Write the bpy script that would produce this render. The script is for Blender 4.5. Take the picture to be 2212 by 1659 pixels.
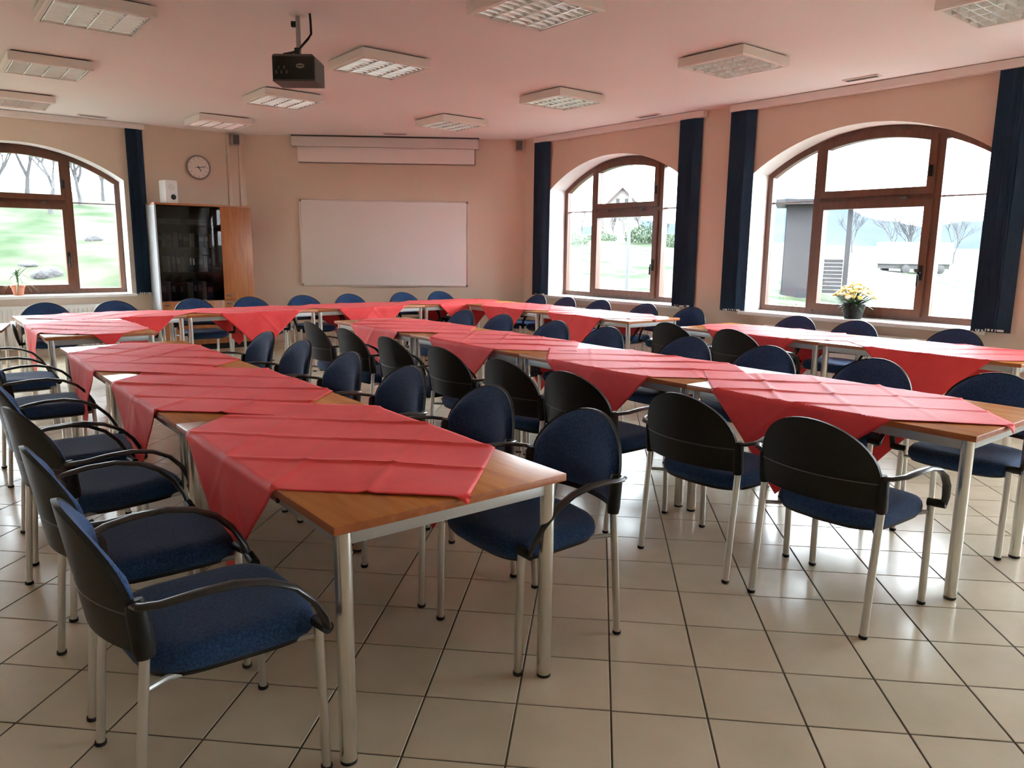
import bpy, bmesh, math, random
from mathutils import Vector, Matrix

for o in list(bpy.data.objects):
    bpy.data.objects.remove(o)
scn = bpy.context.scene
COL = scn.collection
PI = math.pi
random.seed(7)

# ------------------------------------------------------------------ camera
# world frame: x runs towards the window wall on the right, y along it (away), z up, metres
cam_d = bpy.data.cameras.new('camera')
cam = bpy.data.objects.new('camera', cam_d)
COL.objects.link(cam)
F_PX, W_PX, H_PX = 1634.39, 2212.0, 1659.0
cam_d.sensor_fit = 'HORIZONTAL'
cam_d.sensor_width = 36.0
cam_d.lens = F_PX / W_PX * 36.0
cam_d.clip_start = 0.05
cam_d.clip_end = 3000
CAM = Vector((-2.073, -1.957, 1.458))
yaw, pitch, roll = math.radians(51.3852), math.radians(10.0597), math.radians(0.6796)
fw = Vector((math.cos(yaw) * math.cos(pitch), math.sin(yaw) * math.cos(pitch), -math.sin(pitch)))
rt0 = Vector((math.sin(yaw), -math.cos(yaw), 0))
up0 = rt0.cross(fw)
rt = math.cos(roll) * rt0 + math.sin(roll) * up0
up = -math.sin(roll) * rt0 + math.cos(roll) * up0
cam.matrix_world = Matrix(((rt.x, up.x, -fw.x, CAM.x), (rt.y, up.y, -fw.y, CAM.y), (rt.z, up.z, -fw.z, CAM.z), (0, 0, 0, 1)))
scn.camera = cam

# ------------------------------------------------------------------ sky, exposure
world = bpy.data.worlds.new('overcast_sky')
scn.world = world
world.use_nodes = True
bg = world.node_tree.nodes['Background']
bg.inputs['Color'].default_value = (0.83, 0.92, 1.0, 1)
bg.inputs['Strength'].default_value = 1.0
scn.view_settings.view_transform = 'Standard'
scn.view_settings.look = 'None'
scn.view_settings.gamma = 1.0
scn.view_settings.use_curve_mapping = False
scn.view_settings.exposure = 4.95
scn.cycles.diffuse_bounces = 6
scn.cycles.max_bounces = 12
scn.cycles.transparent_max_bounces = 16
scn.cycles.sample_clamp_indirect = 8.0
scn.cycles.use_denoising = True

# ------------------------------------------------------------------ materials
def mat(name, color, rough=0.5, metal=0.0, spec=0.5, **kw):
    m = bpy.data.materials.new(name)
    m.use_nodes = True
    b = m.node_tree.nodes['Principled BSDF']
    b.inputs['Base Color'].default_value = (*color, 1)
    b.inputs['Roughness'].default_value = rough
    b.inputs['Metallic'].default_value = metal
    b.inputs['Specular IOR Level'].default_value = spec
    for k, v in kw.items():
        b.inputs[k.replace('_', ' ')].default_value = v
    return m

def nd(m, t, **props):
    n = m.node_tree.nodes.new(t)
    for k, v in props.items():
        setattr(n, k, v)
    return n

def lk(m, a, b):
    m.node_tree.links.new(a, b)

def noise_color(m, c1, c2, scale=(1, 1, 1), nscale=5.0, detail=4.0, lo=0.3, hi=0.7, bump=0.0, coord='Object', bscale=None, bdist=0.01):
    """vary the base colour between c1 and c2 with noise, add fine bump"""
    b = m.node_tree.nodes['Principled BSDF']
    tc = nd(m, 'ShaderNodeTexCoord')
    mp = nd(m, 'ShaderNodeMapping')
    mp.inputs['Scale'].default_value = scale
    lk(m, tc.outputs[coord], mp.inputs['Vector'])
    n = nd(m, 'ShaderNodeTexNoise')
    n.inputs['Scale'].default_value = nscale
    n.inputs['Detail'].default_value = detail
    lk(m, mp.outputs['Vector'], n.inputs['Vector'])
    r = nd(m, 'ShaderNodeValToRGB')
    r.color_ramp.elements[0].position = lo
    r.color_ramp.elements[0].color = (*c1, 1)
    r.color_ramp.elements[1].position = hi
    r.color_ramp.elements[1].color = (*c2, 1)
    lk(m, n.outputs['Fac'], r.inputs['Fac'])
    lk(m, r.outputs['Color'], b.inputs['Base Color'])
    if bump:
        n2 = n
        if bscale:
            n2 = nd(m, 'ShaderNodeTexNoise')
            n2.inputs['Scale'].default_value = bscale
            n2.inputs['Detail'].default_value = 3
            lk(m, tc.outputs[coord], n2.inputs['Vector'])
        bp = nd(m, 'ShaderNodeBump')
        bp.inputs['Strength'].default_value = bump
        bp.inputs['Distance'].default_value = bdist
        lk(m, n2.outputs['Fac'], bp.inputs['Height'])
        lk(m, bp.outputs['Normal'], b.inputs['Normal'])
    return m

def glass_mat(name, tint, refl=0.04, rough=0.0):
    m = bpy.data.materials.new(name)
    m.use_nodes = True
    nt = m.node_tree
    nt.nodes.remove(nt.nodes['Principled BSDF'])
    tr = nd(m, 'ShaderNodeBsdfTransparent')
    tr.inputs['Color'].default_value = (*tint, 1)
    gl = nd(m, 'ShaderNodeBsdfGlossy')
    gl.inputs['Roughness'].default_value = rough
    lw = nd(m, 'ShaderNodeLayerWeight')
    lw.inputs['Blend'].default_value = 0.5
    pw = nd(m, 'ShaderNodeMath', operation='POWER')
    pw.inputs[1].default_value = 5.0
    lk(m, lw.outputs['Facing'], pw.inputs[0])
    fr = nd(m, 'ShaderNodeMath', operation='MULTIPLY_ADD')
    fr.inputs[1].default_value = 1.0 - refl
    fr.inputs[2].default_value = refl
    lk(m, pw.outputs[0], fr.inputs[0])
    mx = nd(m, 'ShaderNodeMixShader')
    lk(m, fr.outputs[0], mx.inputs['Fac'])
    lk(m, tr.outputs['BSDF'], mx.inputs[1])
    lk(m, gl.outputs['BSDF'], mx.inputs[2])
    lk(m, mx.outputs['Shader'], nt.nodes['Material Output'].inputs['Surface'])
    return m

M = {}
M['wall'] = noise_color(mat('wall_paint', (0.72, 0.56, 0.40), 0.75, spec=0.25), (0.66, 0.545, 0.44), (0.70, 0.58, 0.47), nscale=1.3, bump=0.05, bscale=160)
M['reveal'] = mat('window_reveal_white', (0.85, 0.84, 0.83), 0.7, spec=0.3)
M['ceiling'] = noise_color(mat('ceiling_paint', (0.8, 0.72, 0.68), 0.8, spec=0.2), (0.82, 0.78, 0.755), (0.85, 0.81, 0.785), nscale=0.8, bump=0.04, bscale=140)
M['grout'] = noise_color(mat('grout', (0.09, 0.08, 0.065), 0.9), (0.07, 0.06, 0.05), (0.11, 0.095, 0.08), nscale=30)
M['frame'] = noise_color(mat('window_wood', (0.20, 0.075, 0.035), 0.35), (0.085, 0.028, 0.015), (0.145, 0.052, 0.023), scale=(6, 6, 0.8), nscale=4, detail=6)
M['white_lacquer'] = mat('white_lacquer', (0.80, 0.79, 0.77), 0.4)
M['rail'] = mat('blind_headrail_white', (0.74, 0.66, 0.62), 0.5)
M['steel'] = mat('satin_steel', (0.62, 0.60, 0.57), 0.28, metal=0.9)
M['table_steel'] = mat('table_leg_steel', (0.66, 0.64, 0.60), 0.25, metal=0.85)
M['apron'] = mat('apron_grey_steel', (0.42, 0.42, 0.41), 0.4, metal=0.4)
M['black'] = noise_color(mat('black_plastic', (0.018, 0.016, 0.014), 0.48, spec=0.22), (0.010, 0.009, 0.007), (0.015, 0.013, 0.011), nscale=60, bump=0.08, bscale=400, bdist=0.002)
M['arm'] = mat('armrest_black', (0.022, 0.021, 0.02), 0.3)
M['rubber'] = mat('rubber_black', (0.012, 0.012, 0.012), 0.8)
M['grey_dark'] = mat('grey_plastic_dark', (0.09, 0.08, 0.08), 0.5)
M['grey_mid'] = mat('grey_plastic', (0.30, 0.27, 0.26), 0.5)
M['pane'] = glass_mat('clear_glass', (0.97, 0.985, 0.98))
M['dark_pane'] = glass_mat('smoked_glass', (0.42, 0.40, 0.40), 0.018)
M['terracotta'] = mat('terracotta', (0.50, 0.19, 0.11), 0.7)
M['leaf'] = noise_color(mat('leaf_green', (0.06, 0.14, 0.05), 0.45), (0.03, 0.09, 0.03), (0.09, 0.2, 0.07), nscale=20)
M['leaf_pale'] = mat('leaf_pale', (0.45, 0.55, 0.35), 0.5)
M['petal'] = mat('petal_yellow', (0.85, 0.62, 0.13), 0.6)
M['petal_w'] = mat('petal_cream', (0.85, 0.78, 0.52), 0.6)
M['silver'] = mat('louvre_aluminium', (0.90, 0.91, 0.90), 0.25, metal=0.55)
M['light_white'] = mat('lamp_housing_cream', (0.80, 0.75, 0.70), 0.5)
M['reflector'] = mat('lamp_reflector_aluminium', (0.34, 0.36, 0.34), 0.18, metal=0.75)
M['tube'] = mat('fluorescent_tube_off', (0.86, 0.86, 0.84), 0.3)
M['board'] = mat('whiteboard_enamel', (0.80, 0.78, 0.76), 0.22)
M['alu'] = mat('aluminium', (0.72, 0.71, 0.69), 0.35, metal=0.8)
M['screen_box'] = mat('screen_box_offwhite', (0.62, 0.56, 0.54), 0.5)
M['screen_case'] = mat('screen_case_white', (0.78, 0.71, 0.69), 0.5)
M['paper'] = mat('paper_white', (0.72, 0.71, 0.68), 0.8)
M['folder_g'] = mat('folder_grey', (0.25, 0.26, 0.28), 0.6)
M['folder_b'] = mat('folder_blue', (0.08, 0.1, 0.25), 0.6)

# upholstery: navy with a fine woven fleck
m = mat('navy_upholstery', (0.02, 0.05, 0.13), 0.85, spec=0.2)
noise_color(m, (0.010, 0.026, 0.075), (0.024, 0.062, 0.15), nscale=150, detail=2, lo=0.35, hi=0.65, bump=0.35, bscale=220, bdist=0.003)
m.node_tree.nodes['Principled BSDF'].inputs['Sheen Weight'].default_value = 0.085
M['navy'] = m
# vertical blind fabric
M['blind'] = noise_color(mat('blind_fabric_navy', (0.02, 0.04, 0.075), 0.8, spec=0.2), (0.015, 0.034, 0.065), (0.024, 0.05, 0.09), scale=(40, 40, 2), nscale=3)

def wood(name, dark, light, rough, along='y'):
    m = mat(name, light, rough)
    sc = (14, 1.1, 14) if along == 'y' else (14, 14, 1.1)
    noise_color(m, dark, light, scale=sc, nscale=2.2, detail=6, lo=0.32, hi=0.68)
    return m
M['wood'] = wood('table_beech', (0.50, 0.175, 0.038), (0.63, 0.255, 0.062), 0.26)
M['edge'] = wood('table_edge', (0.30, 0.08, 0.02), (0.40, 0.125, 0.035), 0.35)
M['cab_wood'] = wood('cabinet_cherry', (0.33, 0.105, 0.030), (0.45, 0.165, 0.05), 0.4, 'z')
M['cab_side'] = mat('cabinet_side_grey', (0.42, 0.43, 0.44), 0.5)
M['cab_in'] = mat('cabinet_inside', (0.16, 0.07, 0.03), 0.6)

# red cloth
m = mat('red_cloth', (0.62, 0.035, 0.04), 0.62, spec=0.35)
noise_color(m, (0.76, 0.040, 0.044), (0.84, 0.060, 0.058), nscale=6, detail=3, bump=0.12, bscale=500, bdist=0.002)
bs = m.node_tree.nodes['Principled BSDF']
bs.inputs['Sheen Weight'].default_value = 0.08
bs.inputs['Sheen Roughness'].default_value = 0.4
bs.inputs['Sheen Tint'].default_value = (1.0, 0.62, 0.62, 1)
M['cloth'] = m

# floor tiles: each tile a little different
def tile_mat(name, per_object):
    m = mat(name, (0.47, 0.42, 0.34), 0.2, spec=0.34)
    b = m.node_tree.nodes['Principled BSDF']
    tc = nd(m, 'ShaderNodeTexCoord')
    n = nd(m, 'ShaderNodeTexNoise')
    n.inputs['Scale'].default_value = 3.5
    n.inputs['Detail'].default_value = 5
    geo = nd(m, 'ShaderNodeNewGeometry')
    lk(m, geo.outputs['Position'], n.inputs['Vector'])
    r = nd(m, 'ShaderNodeValToRGB')
    r.color_ramp.elements[0].position = 0.3
    r.color_ramp.elements[0].color = (0.55, 0.48, 0.355, 1)
    r.color_ramp.elements[1].position = 0.7
    r.color_ramp.elements[1].color = (0.65, 0.575, 0.44, 1)
    lk(m, n.outputs['Fac'], r.inputs['Fac'])
    if per_object:
        oi = nd(m, 'ShaderNodeObjectInfo')
        mr = nd(m, 'ShaderNodeMapRange')
        mr.inputs['To Min'].default_value = 0.93
        mr.inputs['To Max'].default_value = 1.05
        lk(m, oi.outputs['Random'], mr.inputs['Value'])
        hs = nd(m, 'ShaderNodeHueSaturation')
        lk(m, mr.outputs['Result'], hs.inputs['Value'])
        lk(m, r.outputs['Color'], hs.inputs['Color'])
        lk(m, hs.outputs['Color'], b.inputs['Base Color'])
    else:
        lk(m, r.outputs['Color'], b.inputs['Base Color'])
    n2 = nd(m, 'ShaderNodeTexNoise')
    n2.inputs['Scale'].default_value = 14
    lk(m, geo.outputs['Position'], n2.inputs['Vector'])
    mr2 = nd(m, 'ShaderNodeMapRange')
    mr2.inputs['To Min'].default_value = 0.15
    mr2.inputs['To Max'].default_value = 0.27
    lk(m, n2.outputs['Fac'], mr2.inputs['Value'])
    lk(m, mr2.outputs['Result'], b.inputs['Roughness'])
    return m
M['tile'] = tile_mat('floor_tile_beige', True)
M['tile_far'] = tile_mat('floor_tile_beige_field', False)
# outdoors
M['grass'] = noise_color(mat('meadow_grass', (0.1, 0.13, 0.05), 0.95, spec=0.05), (0.014, 0.026, 0.010), (0.050, 0.053, 0.037), nscale=0.9, detail=8, lo=0.35, hi=0.62, coord='Object')
M['gravel'] = noise_color(mat('pale_gravel', (0.3, 0.29, 0.27), 0.95, spec=0.05), (0.075, 0.075, 0.072), (0.11, 0.108, 0.104), nscale=2.0, detail=8)
M['bark'] = noise_color(mat('bark_grey', (0.07, 0.065, 0.06), 0.9), (0.024, 0.023, 0.024), (0.042, 0.040, 0.041), nscale=8)
M['hill'] = noise_color(mat('wooded_hill', (0.1, 0.12, 0.14), 1.0, spec=0.0), (0.028, 0.035, 0.045), (0.037, 0.044, 0.052), nscale=0.03, detail=8, coord='Object')
M['rock'] = noise_color(mat('rock_grey', (0.1, 0.095, 0.1), 0.9), (0.028, 0.026, 0.028), (0.042, 0.040, 0.042), nscale=3)
M['shed_wood'] = noise_color(mat('shed_boards', (0.05, 0.045, 0.05), 0.9), (0.006, 0.0055, 0.007), (0.011, 0.010, 0.0125), scale=(8, 8, 0.6), nscale=3)
M['house'] = mat('house_render', (0.10, 0.085, 0.08), 0.9)
M['house_roof'] = mat('house_roof_red', (0.06, 0.036, 0.033), 0.9)
M['shrub'] = noise_color(mat('shrub_leaf', (0.04, 0.075, 0.03), 0.8), (0.018, 0.034, 0.014), (0.036, 0.052, 0.026), nscale=3)
M['van'] = mat('van_white', (0.085, 0.085, 0.085), 0.6)
M['pole'] = mat('pale_pole', (0.055, 0.06, 0.066), 0.7)

# ------------------------------------------------------------------ mesh helpers
class MB:
    def __init__(s):
        s.v, s.f, s.mi = [], [], []
    def add(s, verts, faces, mi=0):
        o = len(s.v)
        s.v += [tuple(p) for p in verts]
        s.f += [tuple(i + o for i in f) for f in faces]
        s.mi += [mi] * len(faces)
    def box(s, x0, x1, y0, y1, z0, z1, mi=0):
        s.add([(x0, y0, z0), (x1, y0, z0), (x1, y1, z0), (x0, y1, z0), (x0, y0, z1), (x1, y0, z1), (x1, y1, z1), (x0, y1, z1)],
              [(0, 3, 2, 1), (4, 5, 6, 7), (0, 1, 5, 4), (1, 2, 6, 5), (2, 3, 7, 6), (3, 0, 4, 7)], mi)
    def cbox(s, x0, x1, y0, y1, z0, z1, c=0.004, mi=0):
        """box with chamfered edges"""
        bm = bmesh.new()
        bmesh.ops.create_cube(bm, size=1)
        for v in bm.verts:
            v.co = Vector(((x0 + x1) / 2 + v.co.x * (x1 - x0), (y0 + y1) / 2 + v.co.y * (y1 - y0), (z0 + z1) / 2 + v.co.z * (z1 - z0)))
        bmesh.ops.bevel(bm, geom=bm.edges[:], offset=c, segments=2, affect='EDGES', profile=0.5)
        bm.verts.index_update()
        s.add([v.co[:] for v in bm.verts], [[v.index for v in f.verts] for f in bm.faces], mi)
        bm.free()
    def ring_loft(s, rings, cap0=True, cap1=True, mi=0, closed=True):
        n = len(rings[0])
        vs = [p for r in rings for p in r]
        fs = []
        for i in range(len(rings) - 1):
            for j in range(n if closed else n - 1):
                k = (j + 1) % n
                fs.append((i * n + j, i * n + k, (i + 1) * n + k, (i + 1) * n + j))
        if cap0: fs.append(tuple(range(n - 1, -1, -1)))
        if cap1: fs.append(tuple((len(rings) - 1) * n + j for j in range(n)))
        s.add(vs, fs, mi)
    def tube(s, pts, r, n=8, r2=None, mi=0, upv=(0, 0, 1)):
        """tube along pts; r may be a list; r2 is the second radius (oval / strap)"""
        pts = [Vector(p) for p in pts]
        rings = []
        ra = r if isinstance(r, (list, tuple)) else [r] * len(pts)
        rb = r2 if isinstance(r2, (list, tuple)) else [r2 if r2 else None] * len(pts)
        for i, p in enumerate(pts):
            t = (pts[min(i + 1, len(pts) - 1)] - pts[max(i - 1, 0)]).normalized()
            u = Vector(upv)
            if abs(t.dot(u)) > 0.95: u = Vector((0, 1, 0))
            a = t.cross(u).normalized()
            b = a.cross(t).normalized()
            q = rb[i] if rb[i] else ra[i]
            rings.append([p + a * (ra[i] * math.cos(2 * PI * k / n)) + b * (q * math.sin(2 * PI * k / n)) for k in range(n)])
        s.ring_loft(rings, mi=mi)
    def lathe(s, prof, n=20, c=(0, 0, 0), mi=0, axis='z', caps=(True, True)):
        rings = []
        for r, z in prof:
            ring = []
            for k in range(n):
                a = 2 * PI * k / n
                if axis == 'z': ring.append((c[0] + r * math.cos(a), c[1] + r * math.sin(a), c[2] + z))
                elif axis == 'y': ring.append((c[0] + r * math.cos(a), c[1] + z, c[2] - r * math.sin(a)))
                else: ring.append((c[0] + z, c[1] + r * math.cos(a), c[2] + r * math.sin(a)))
            rings.append(ring)
        s.ring_loft(rings, caps[0], caps[1], mi=mi)
    def prism(s, outline, y0, y1, mi=0):
        """outline in (x, z), extruded along y"""
        n = len(outline)
        vs = [(x, y0, z) for x, z in outline] + [(x, y1, z) for x, z in outline]
        fs = [tuple(range(n)), tuple(range(2 * n - 1, n - 1, -1))]
        for i in range(n):
            k = (i + 1) % n
            fs.append((i, n + i, n + k, k))
        s.add(vs, fs, mi)
    def band(s, outer, inner, y0, y1, mi=0):
        """closed band between two outlines (same count) in (x, z), extruded along y"""
        n = len(outer)
        vs = [(x, y0, z) for x, z in outer] + [(x, y0, z) for x, z in inner] + [(x, y1, z) for x, z in outer] + [(x, y1, z) for x, z in inner]
        fs = []
        for i in range(n):
            k = (i + 1) % n
            fs += [(i, k, n + k, n + i), (2 * n + i, 3 * n + i, 3 * n + k, 2 * n + k), (i, 2 * n + i, 2 * n + k, k), (n + i, n + k, 3 * n + k, 3 * n + i)]
        s.add(vs, fs, mi)
    def mesh(s, name, mats, smooth=True):
        me = bpy.data.meshes.new(name)
        me.from_pydata(s.v, [], s.f)
        if not isinstance(mats, (list, tuple)): mats = [mats]
        for m_ in mats: me.materials.append(m_)
        me.polygons.foreach_set('material_index', s.mi)
        bm = bmesh.new(); bm.from_mesh(me)
        bmesh.ops.recalc_face_normals(bm, faces=bm.faces[:])
        bm.to_mesh(me); bm.free()
        if smooth:
            me.polygons.foreach_set('use_smooth', [True] * len(me.polygons))
            try: me.set_sharp_from_angle(angle=math.radians(38))
            except Exception: pass
        me.update()
        return me

def obj(name, me, parent=None, loc=None, rotz=None, **props):
    o = bpy.data.objects.new(name, me)
    COL.objects.link(o)
    if parent: o.parent = parent
    if loc is not None: o.location = loc
    if rotz is not None: o.rotation_euler = (0, 0, rotz)
    for k, v in props.items(): o[k] = v
    return o

def part(name, mb, m_, parent, smooth=True, **props):
    return obj(name, mb.mesh(name, m_, smooth), parent, **props)

def thing(name, label, category, loc=(0, 0, 0), rotz=0, group=None):
    o = obj(name, None, None, loc, rotz, label=label, category=category)
    o.empty_display_size = 0.1
    if group: o['group'] = group
    return o

def copy_tree(src, loc, rotz, label, group=None):
    def rec(o, par):
        c = o.copy()
        COL.objects.link(c)
        c.parent = par
        for ch in list(o.children): rec(ch, c)
        return c
    r = rec(src, None)
    r.location = loc
    r.rotation_euler = (0, 0, rotz)
    r['label'] = label
    if group: r['group'] = group
    return r

ORD = ['first', 'second', 'third', 'fourth', 'fifth', 'sixth', 'seventh', 'eighth', 'ninth', 'tenth']

# ------------------------------------------------------------------ room shell
KS = 1.05                                   # shell scale about the camera position (fits the row of tables in front of the end wall)
def sx_(x): return KS * x - (KS - 1) * CAM.x
def sy_(y): return KS * y - (KS - 1) * CAM.y
def sz_(z): return KS * z - (KS - 1) * CAM.z
ZOFF = sz_(0.0)
XR, YL, ZC, TH = sx_(5.06), sy_(9.05), sz_(3.0), 0.42
X0, Y0 = -4.8, -5.5
P1, P2 = (sx_(1.85), YL), (XR, sy_(6.72))
WHW, WSP, WTOP, WSILL = 1.175 * KS, sz_(2.28), sz_(2.66), sz_(0.80)
AR = (WHW ** 2 + (WTOP - WSP) ** 2) / (2 * (WTOP - WSP))
AZ = WTOP - AR
def arch(u, t=0.0): return AZ + math.sqrt(max((AR - t) ** 2 - u * u, 0))

def window_wall(name, s0, s1, centres, xf):
    """wall slab with arched openings; s runs along the wall, v outwards; xf maps (s, v, z) to world"""
    b = MB()
    NC = 28
    def q(pts, mi=0): b.add([xf(*p) for p in pts], [(0, 1, 2, 3)], mi)
    edges = [s0]
    for c in sorted(centres): edges += [c - WHW, c + WHW]
    edges.append(s1)
    for v in (0, TH):
        for i in range(0, len(edges), 2):
            q([(edges[i], v, -0.25), (edges[i + 1], v, -0.25), (edges[i + 1], v, ZC + 0.1), (edges[i], v, ZC + 0.1)])
        for c in centres:
            q([(c - WHW, v, -0.25), (c + WHW, v, -0.25), (c + WHW, v, WSILL), (c - WHW, v, WSILL)])
            for k in range(NC):
                a0, a1 = -WHW + 2 * WHW * k / NC, -WHW + 2 * WHW * (k + 1) / NC
                q([(c + a0, v, arch(a0)), (c + a1, v, arch(a1)), (c + a1, v, ZC + 0.1), (c + a0, v, ZC + 0.1)])
    for c in centres:
        for sgn in (-1, 1):
            q([(c + sgn * WHW, 0, WSILL), (c + sgn * WHW, TH, WSILL), (c + sgn * WHW, TH, WSP), (c + sgn * WHW, 0, WSP)], 1)
        q([(c - WHW, 0, WSILL), (c + WHW, 0, WSILL), (c + WHW, TH, WSILL), (c - WHW, TH, WSILL)], 1)
        for k in range(NC):
            a0, a1 = -WHW + 2 * WHW * k / NC, -WHW + 2 * WHW * (k + 1) / NC
            q([(c + a0, 0, arch(a0)), (c + a1, 0, arch(a1)), (c + a1, TH, arch(a1)), (c + a0, TH, arch(a0))], 1)
    for s in (s0, s1):
        q([(s, 0, -0.25), (s, TH, -0.25), (s, TH, ZC + 0.1), (s, 0, ZC + 0.1)])
    q([(s0, 0, ZC + 0.1), (s1, 0, ZC + 0.1), (s1, TH, ZC + 0.1), (s0, TH, ZC + 0.1)])
    me = b.mesh(name, [M['wall'], M['reveal']], smooth=False)
    o = obj(name, me, kind='structure')
    return o

WC_R = [sy_(5.0), sy_(1.755), sy_(-1.49), -4.05]  # last two openings are out of view, added to light the foreground
WC_L = [sx_(-0.91), sx_(-3.6)]  # second opening is out of view, added for more daylight
WC_S = []
WC_F = []
wall_right = window_wall('wall_right', Y0, P2[1], WC_R, lambda s, v, z: (XR + v, s, z))
wall_left = window_wall('wall_left', X0, P1[0], WC_L, lambda s, v, z: (s, YL + v, z))
b = MB()
d = Vector((P2[0] - P1[0], P2[1] - P1[1], 0)).normalized()
nrm = Vector((-d.y, d.x, 0))
if nrm.y < 0: nrm = -nrm
A = Vector((*P1, 0)) - d * 0.0; Bv = Vector((*P2, 0))
qd = [A, Bv, Bv + nrm * 0.4, A + nrm * 0.4]
b.add([(p.x, p.y, -0.25) for p in qd] + [(p.x, p.y, ZC + 0.1) for p in qd], [(0, 3, 2, 1), (4, 5, 6, 7), (0, 1, 5, 4), (1, 2, 6, 5), (2, 3, 7, 6), (3, 0, 4, 7)])
obj('wall_back', b.mesh('wall_back', M['wall'], False), kind='structure')
wall_side = window_wall('wall_side', Y0, YL, WC_S, lambda s, v, z: (X0 - v, s, z))
wall_front = window_wall('wall_front', X0, XR, WC_F, lambda s, v, z: (s, Y0 - v, z))
b = MB()
cp = [(X0 - TH, Y0 - TH), (XR + TH, Y0 - TH), (XR + TH, P2[1] + 0.3), (P1[0] + 0.3, YL + TH), (X0 - TH, YL + TH)]
n = len(cp)
b.add([(x, y, ZC) for x, y in cp] + [(x, y, ZC + 0.25) for x, y in cp], [tuple(range(n - 1, -1, -1)), tuple(range(n, 2 * n))] + [(i, (i + 1) % n, n + (i + 1) % n, n + i) for i in range(n)])
obj('ceiling', b.mesh('ceiling', M['ceiling'], False), kind='structure')

# floor: grout bed with tiles laid at 45 degrees to the walls
b = MB()
fp = [(X0, Y0), (XR, Y0), (XR, P2[1]), (P1[0], YL), (X0, YL)]
n = len(fp)
b.add([(x, y, -0.12) for x, y in fp] + [(x, y, -0.0025) for x, y in fp], [tuple(range(n - 1, -1, -1)), tuple(range(n, 2 * n))] + [(i, (i + 1) % n, n + (i + 1) % n, n + i) for i in range(n)])
floor = obj('floor', b.mesh('floor', M['grout'], False), kind='structure')
TS, JT = 0.305, 0.006
r2 = math.sqrt(0.5)
def tile_xy(i, j):      # tile-grid (X, Y) -> world
    X, Y = (i + 0.5) * TS, (j + 0.5) * TS
    return ((X + Y) * r2, (Y - X) * r2)
def project(p):
    q = Vector(p) - CAM
    z = q.dot(fw)
    if z < 0.2: return None
    return (W_PX / 2 + F_PX * q.dot(rt) / z, H_PX / 2 - F_PX * q.dot(up) / z, z)
def inside(x, y, m_=0.2):
    if not (X0 + m_ < x < XR - m_ and Y0 + m_ < y < YL - m_): return False
    e = Vector((x - P1[0], y - P1[1], 0))
    return e.dot(nrm) < -m_
near, far = [], []
for i in range(-50, 50):
    for j in range(-50, 50):
        x, y = tile_xy(i, j)
        if not inside(x, y, -0.16): continue
        pr = project((x, y, 0))
        if pr and -60 < pr[0] < W_PX + 60 and 600 < pr[1] < H_PX + 90: near.append((pr[2], x, y))
        else: far.append((x, y))
near.sort()
far += [(x, y) for _, x, y in near[300:]]
near = near[:300]
h = (TS - JT) / 2
c = 0.0015
def tile_geo(mb, cx, cy, rot=True):
    pts = [(-h, -h), (h, -h), (h, h), (-h, h)]
    pin = [(-h + c, -h + c), (h - c, -h + c), (h - c, h - c), (-h + c, h - c)]
    def t(p): return (cx + (p[0] + p[1]) * r2, cy + (p[1] - p[0]) * r2)
    vs = [(*t(p), -0.0025) for p in pts] + [(*t(p), -c) for p in pts] + [(*t(p), 0.0) for p in pin]
    fs = [(8, 9, 10, 11)]
    for k in range(4):
        l = (k + 1) % 4
        fs += [(k, l, 4 + l, 4 + k), (4 + k, 4 + l, 8 + l, 8 + k)]
    mb.add(vs, fs)
b = MB(); tile_geo(b, 0, 0)
tile_me = b.mesh('tile', M['tile'], False)
for _, x, y in near:
    obj('tile', tile_me, floor, (x, y, 0))
b = MB()
for x, y in far: tile_geo(b, x, y)
# clipped remainder along the walls is grout bed under chairs, out of sight
obj('tile_field', b.mesh('tile_field', M['tile_far'], False), floor, kind='stuff')

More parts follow.
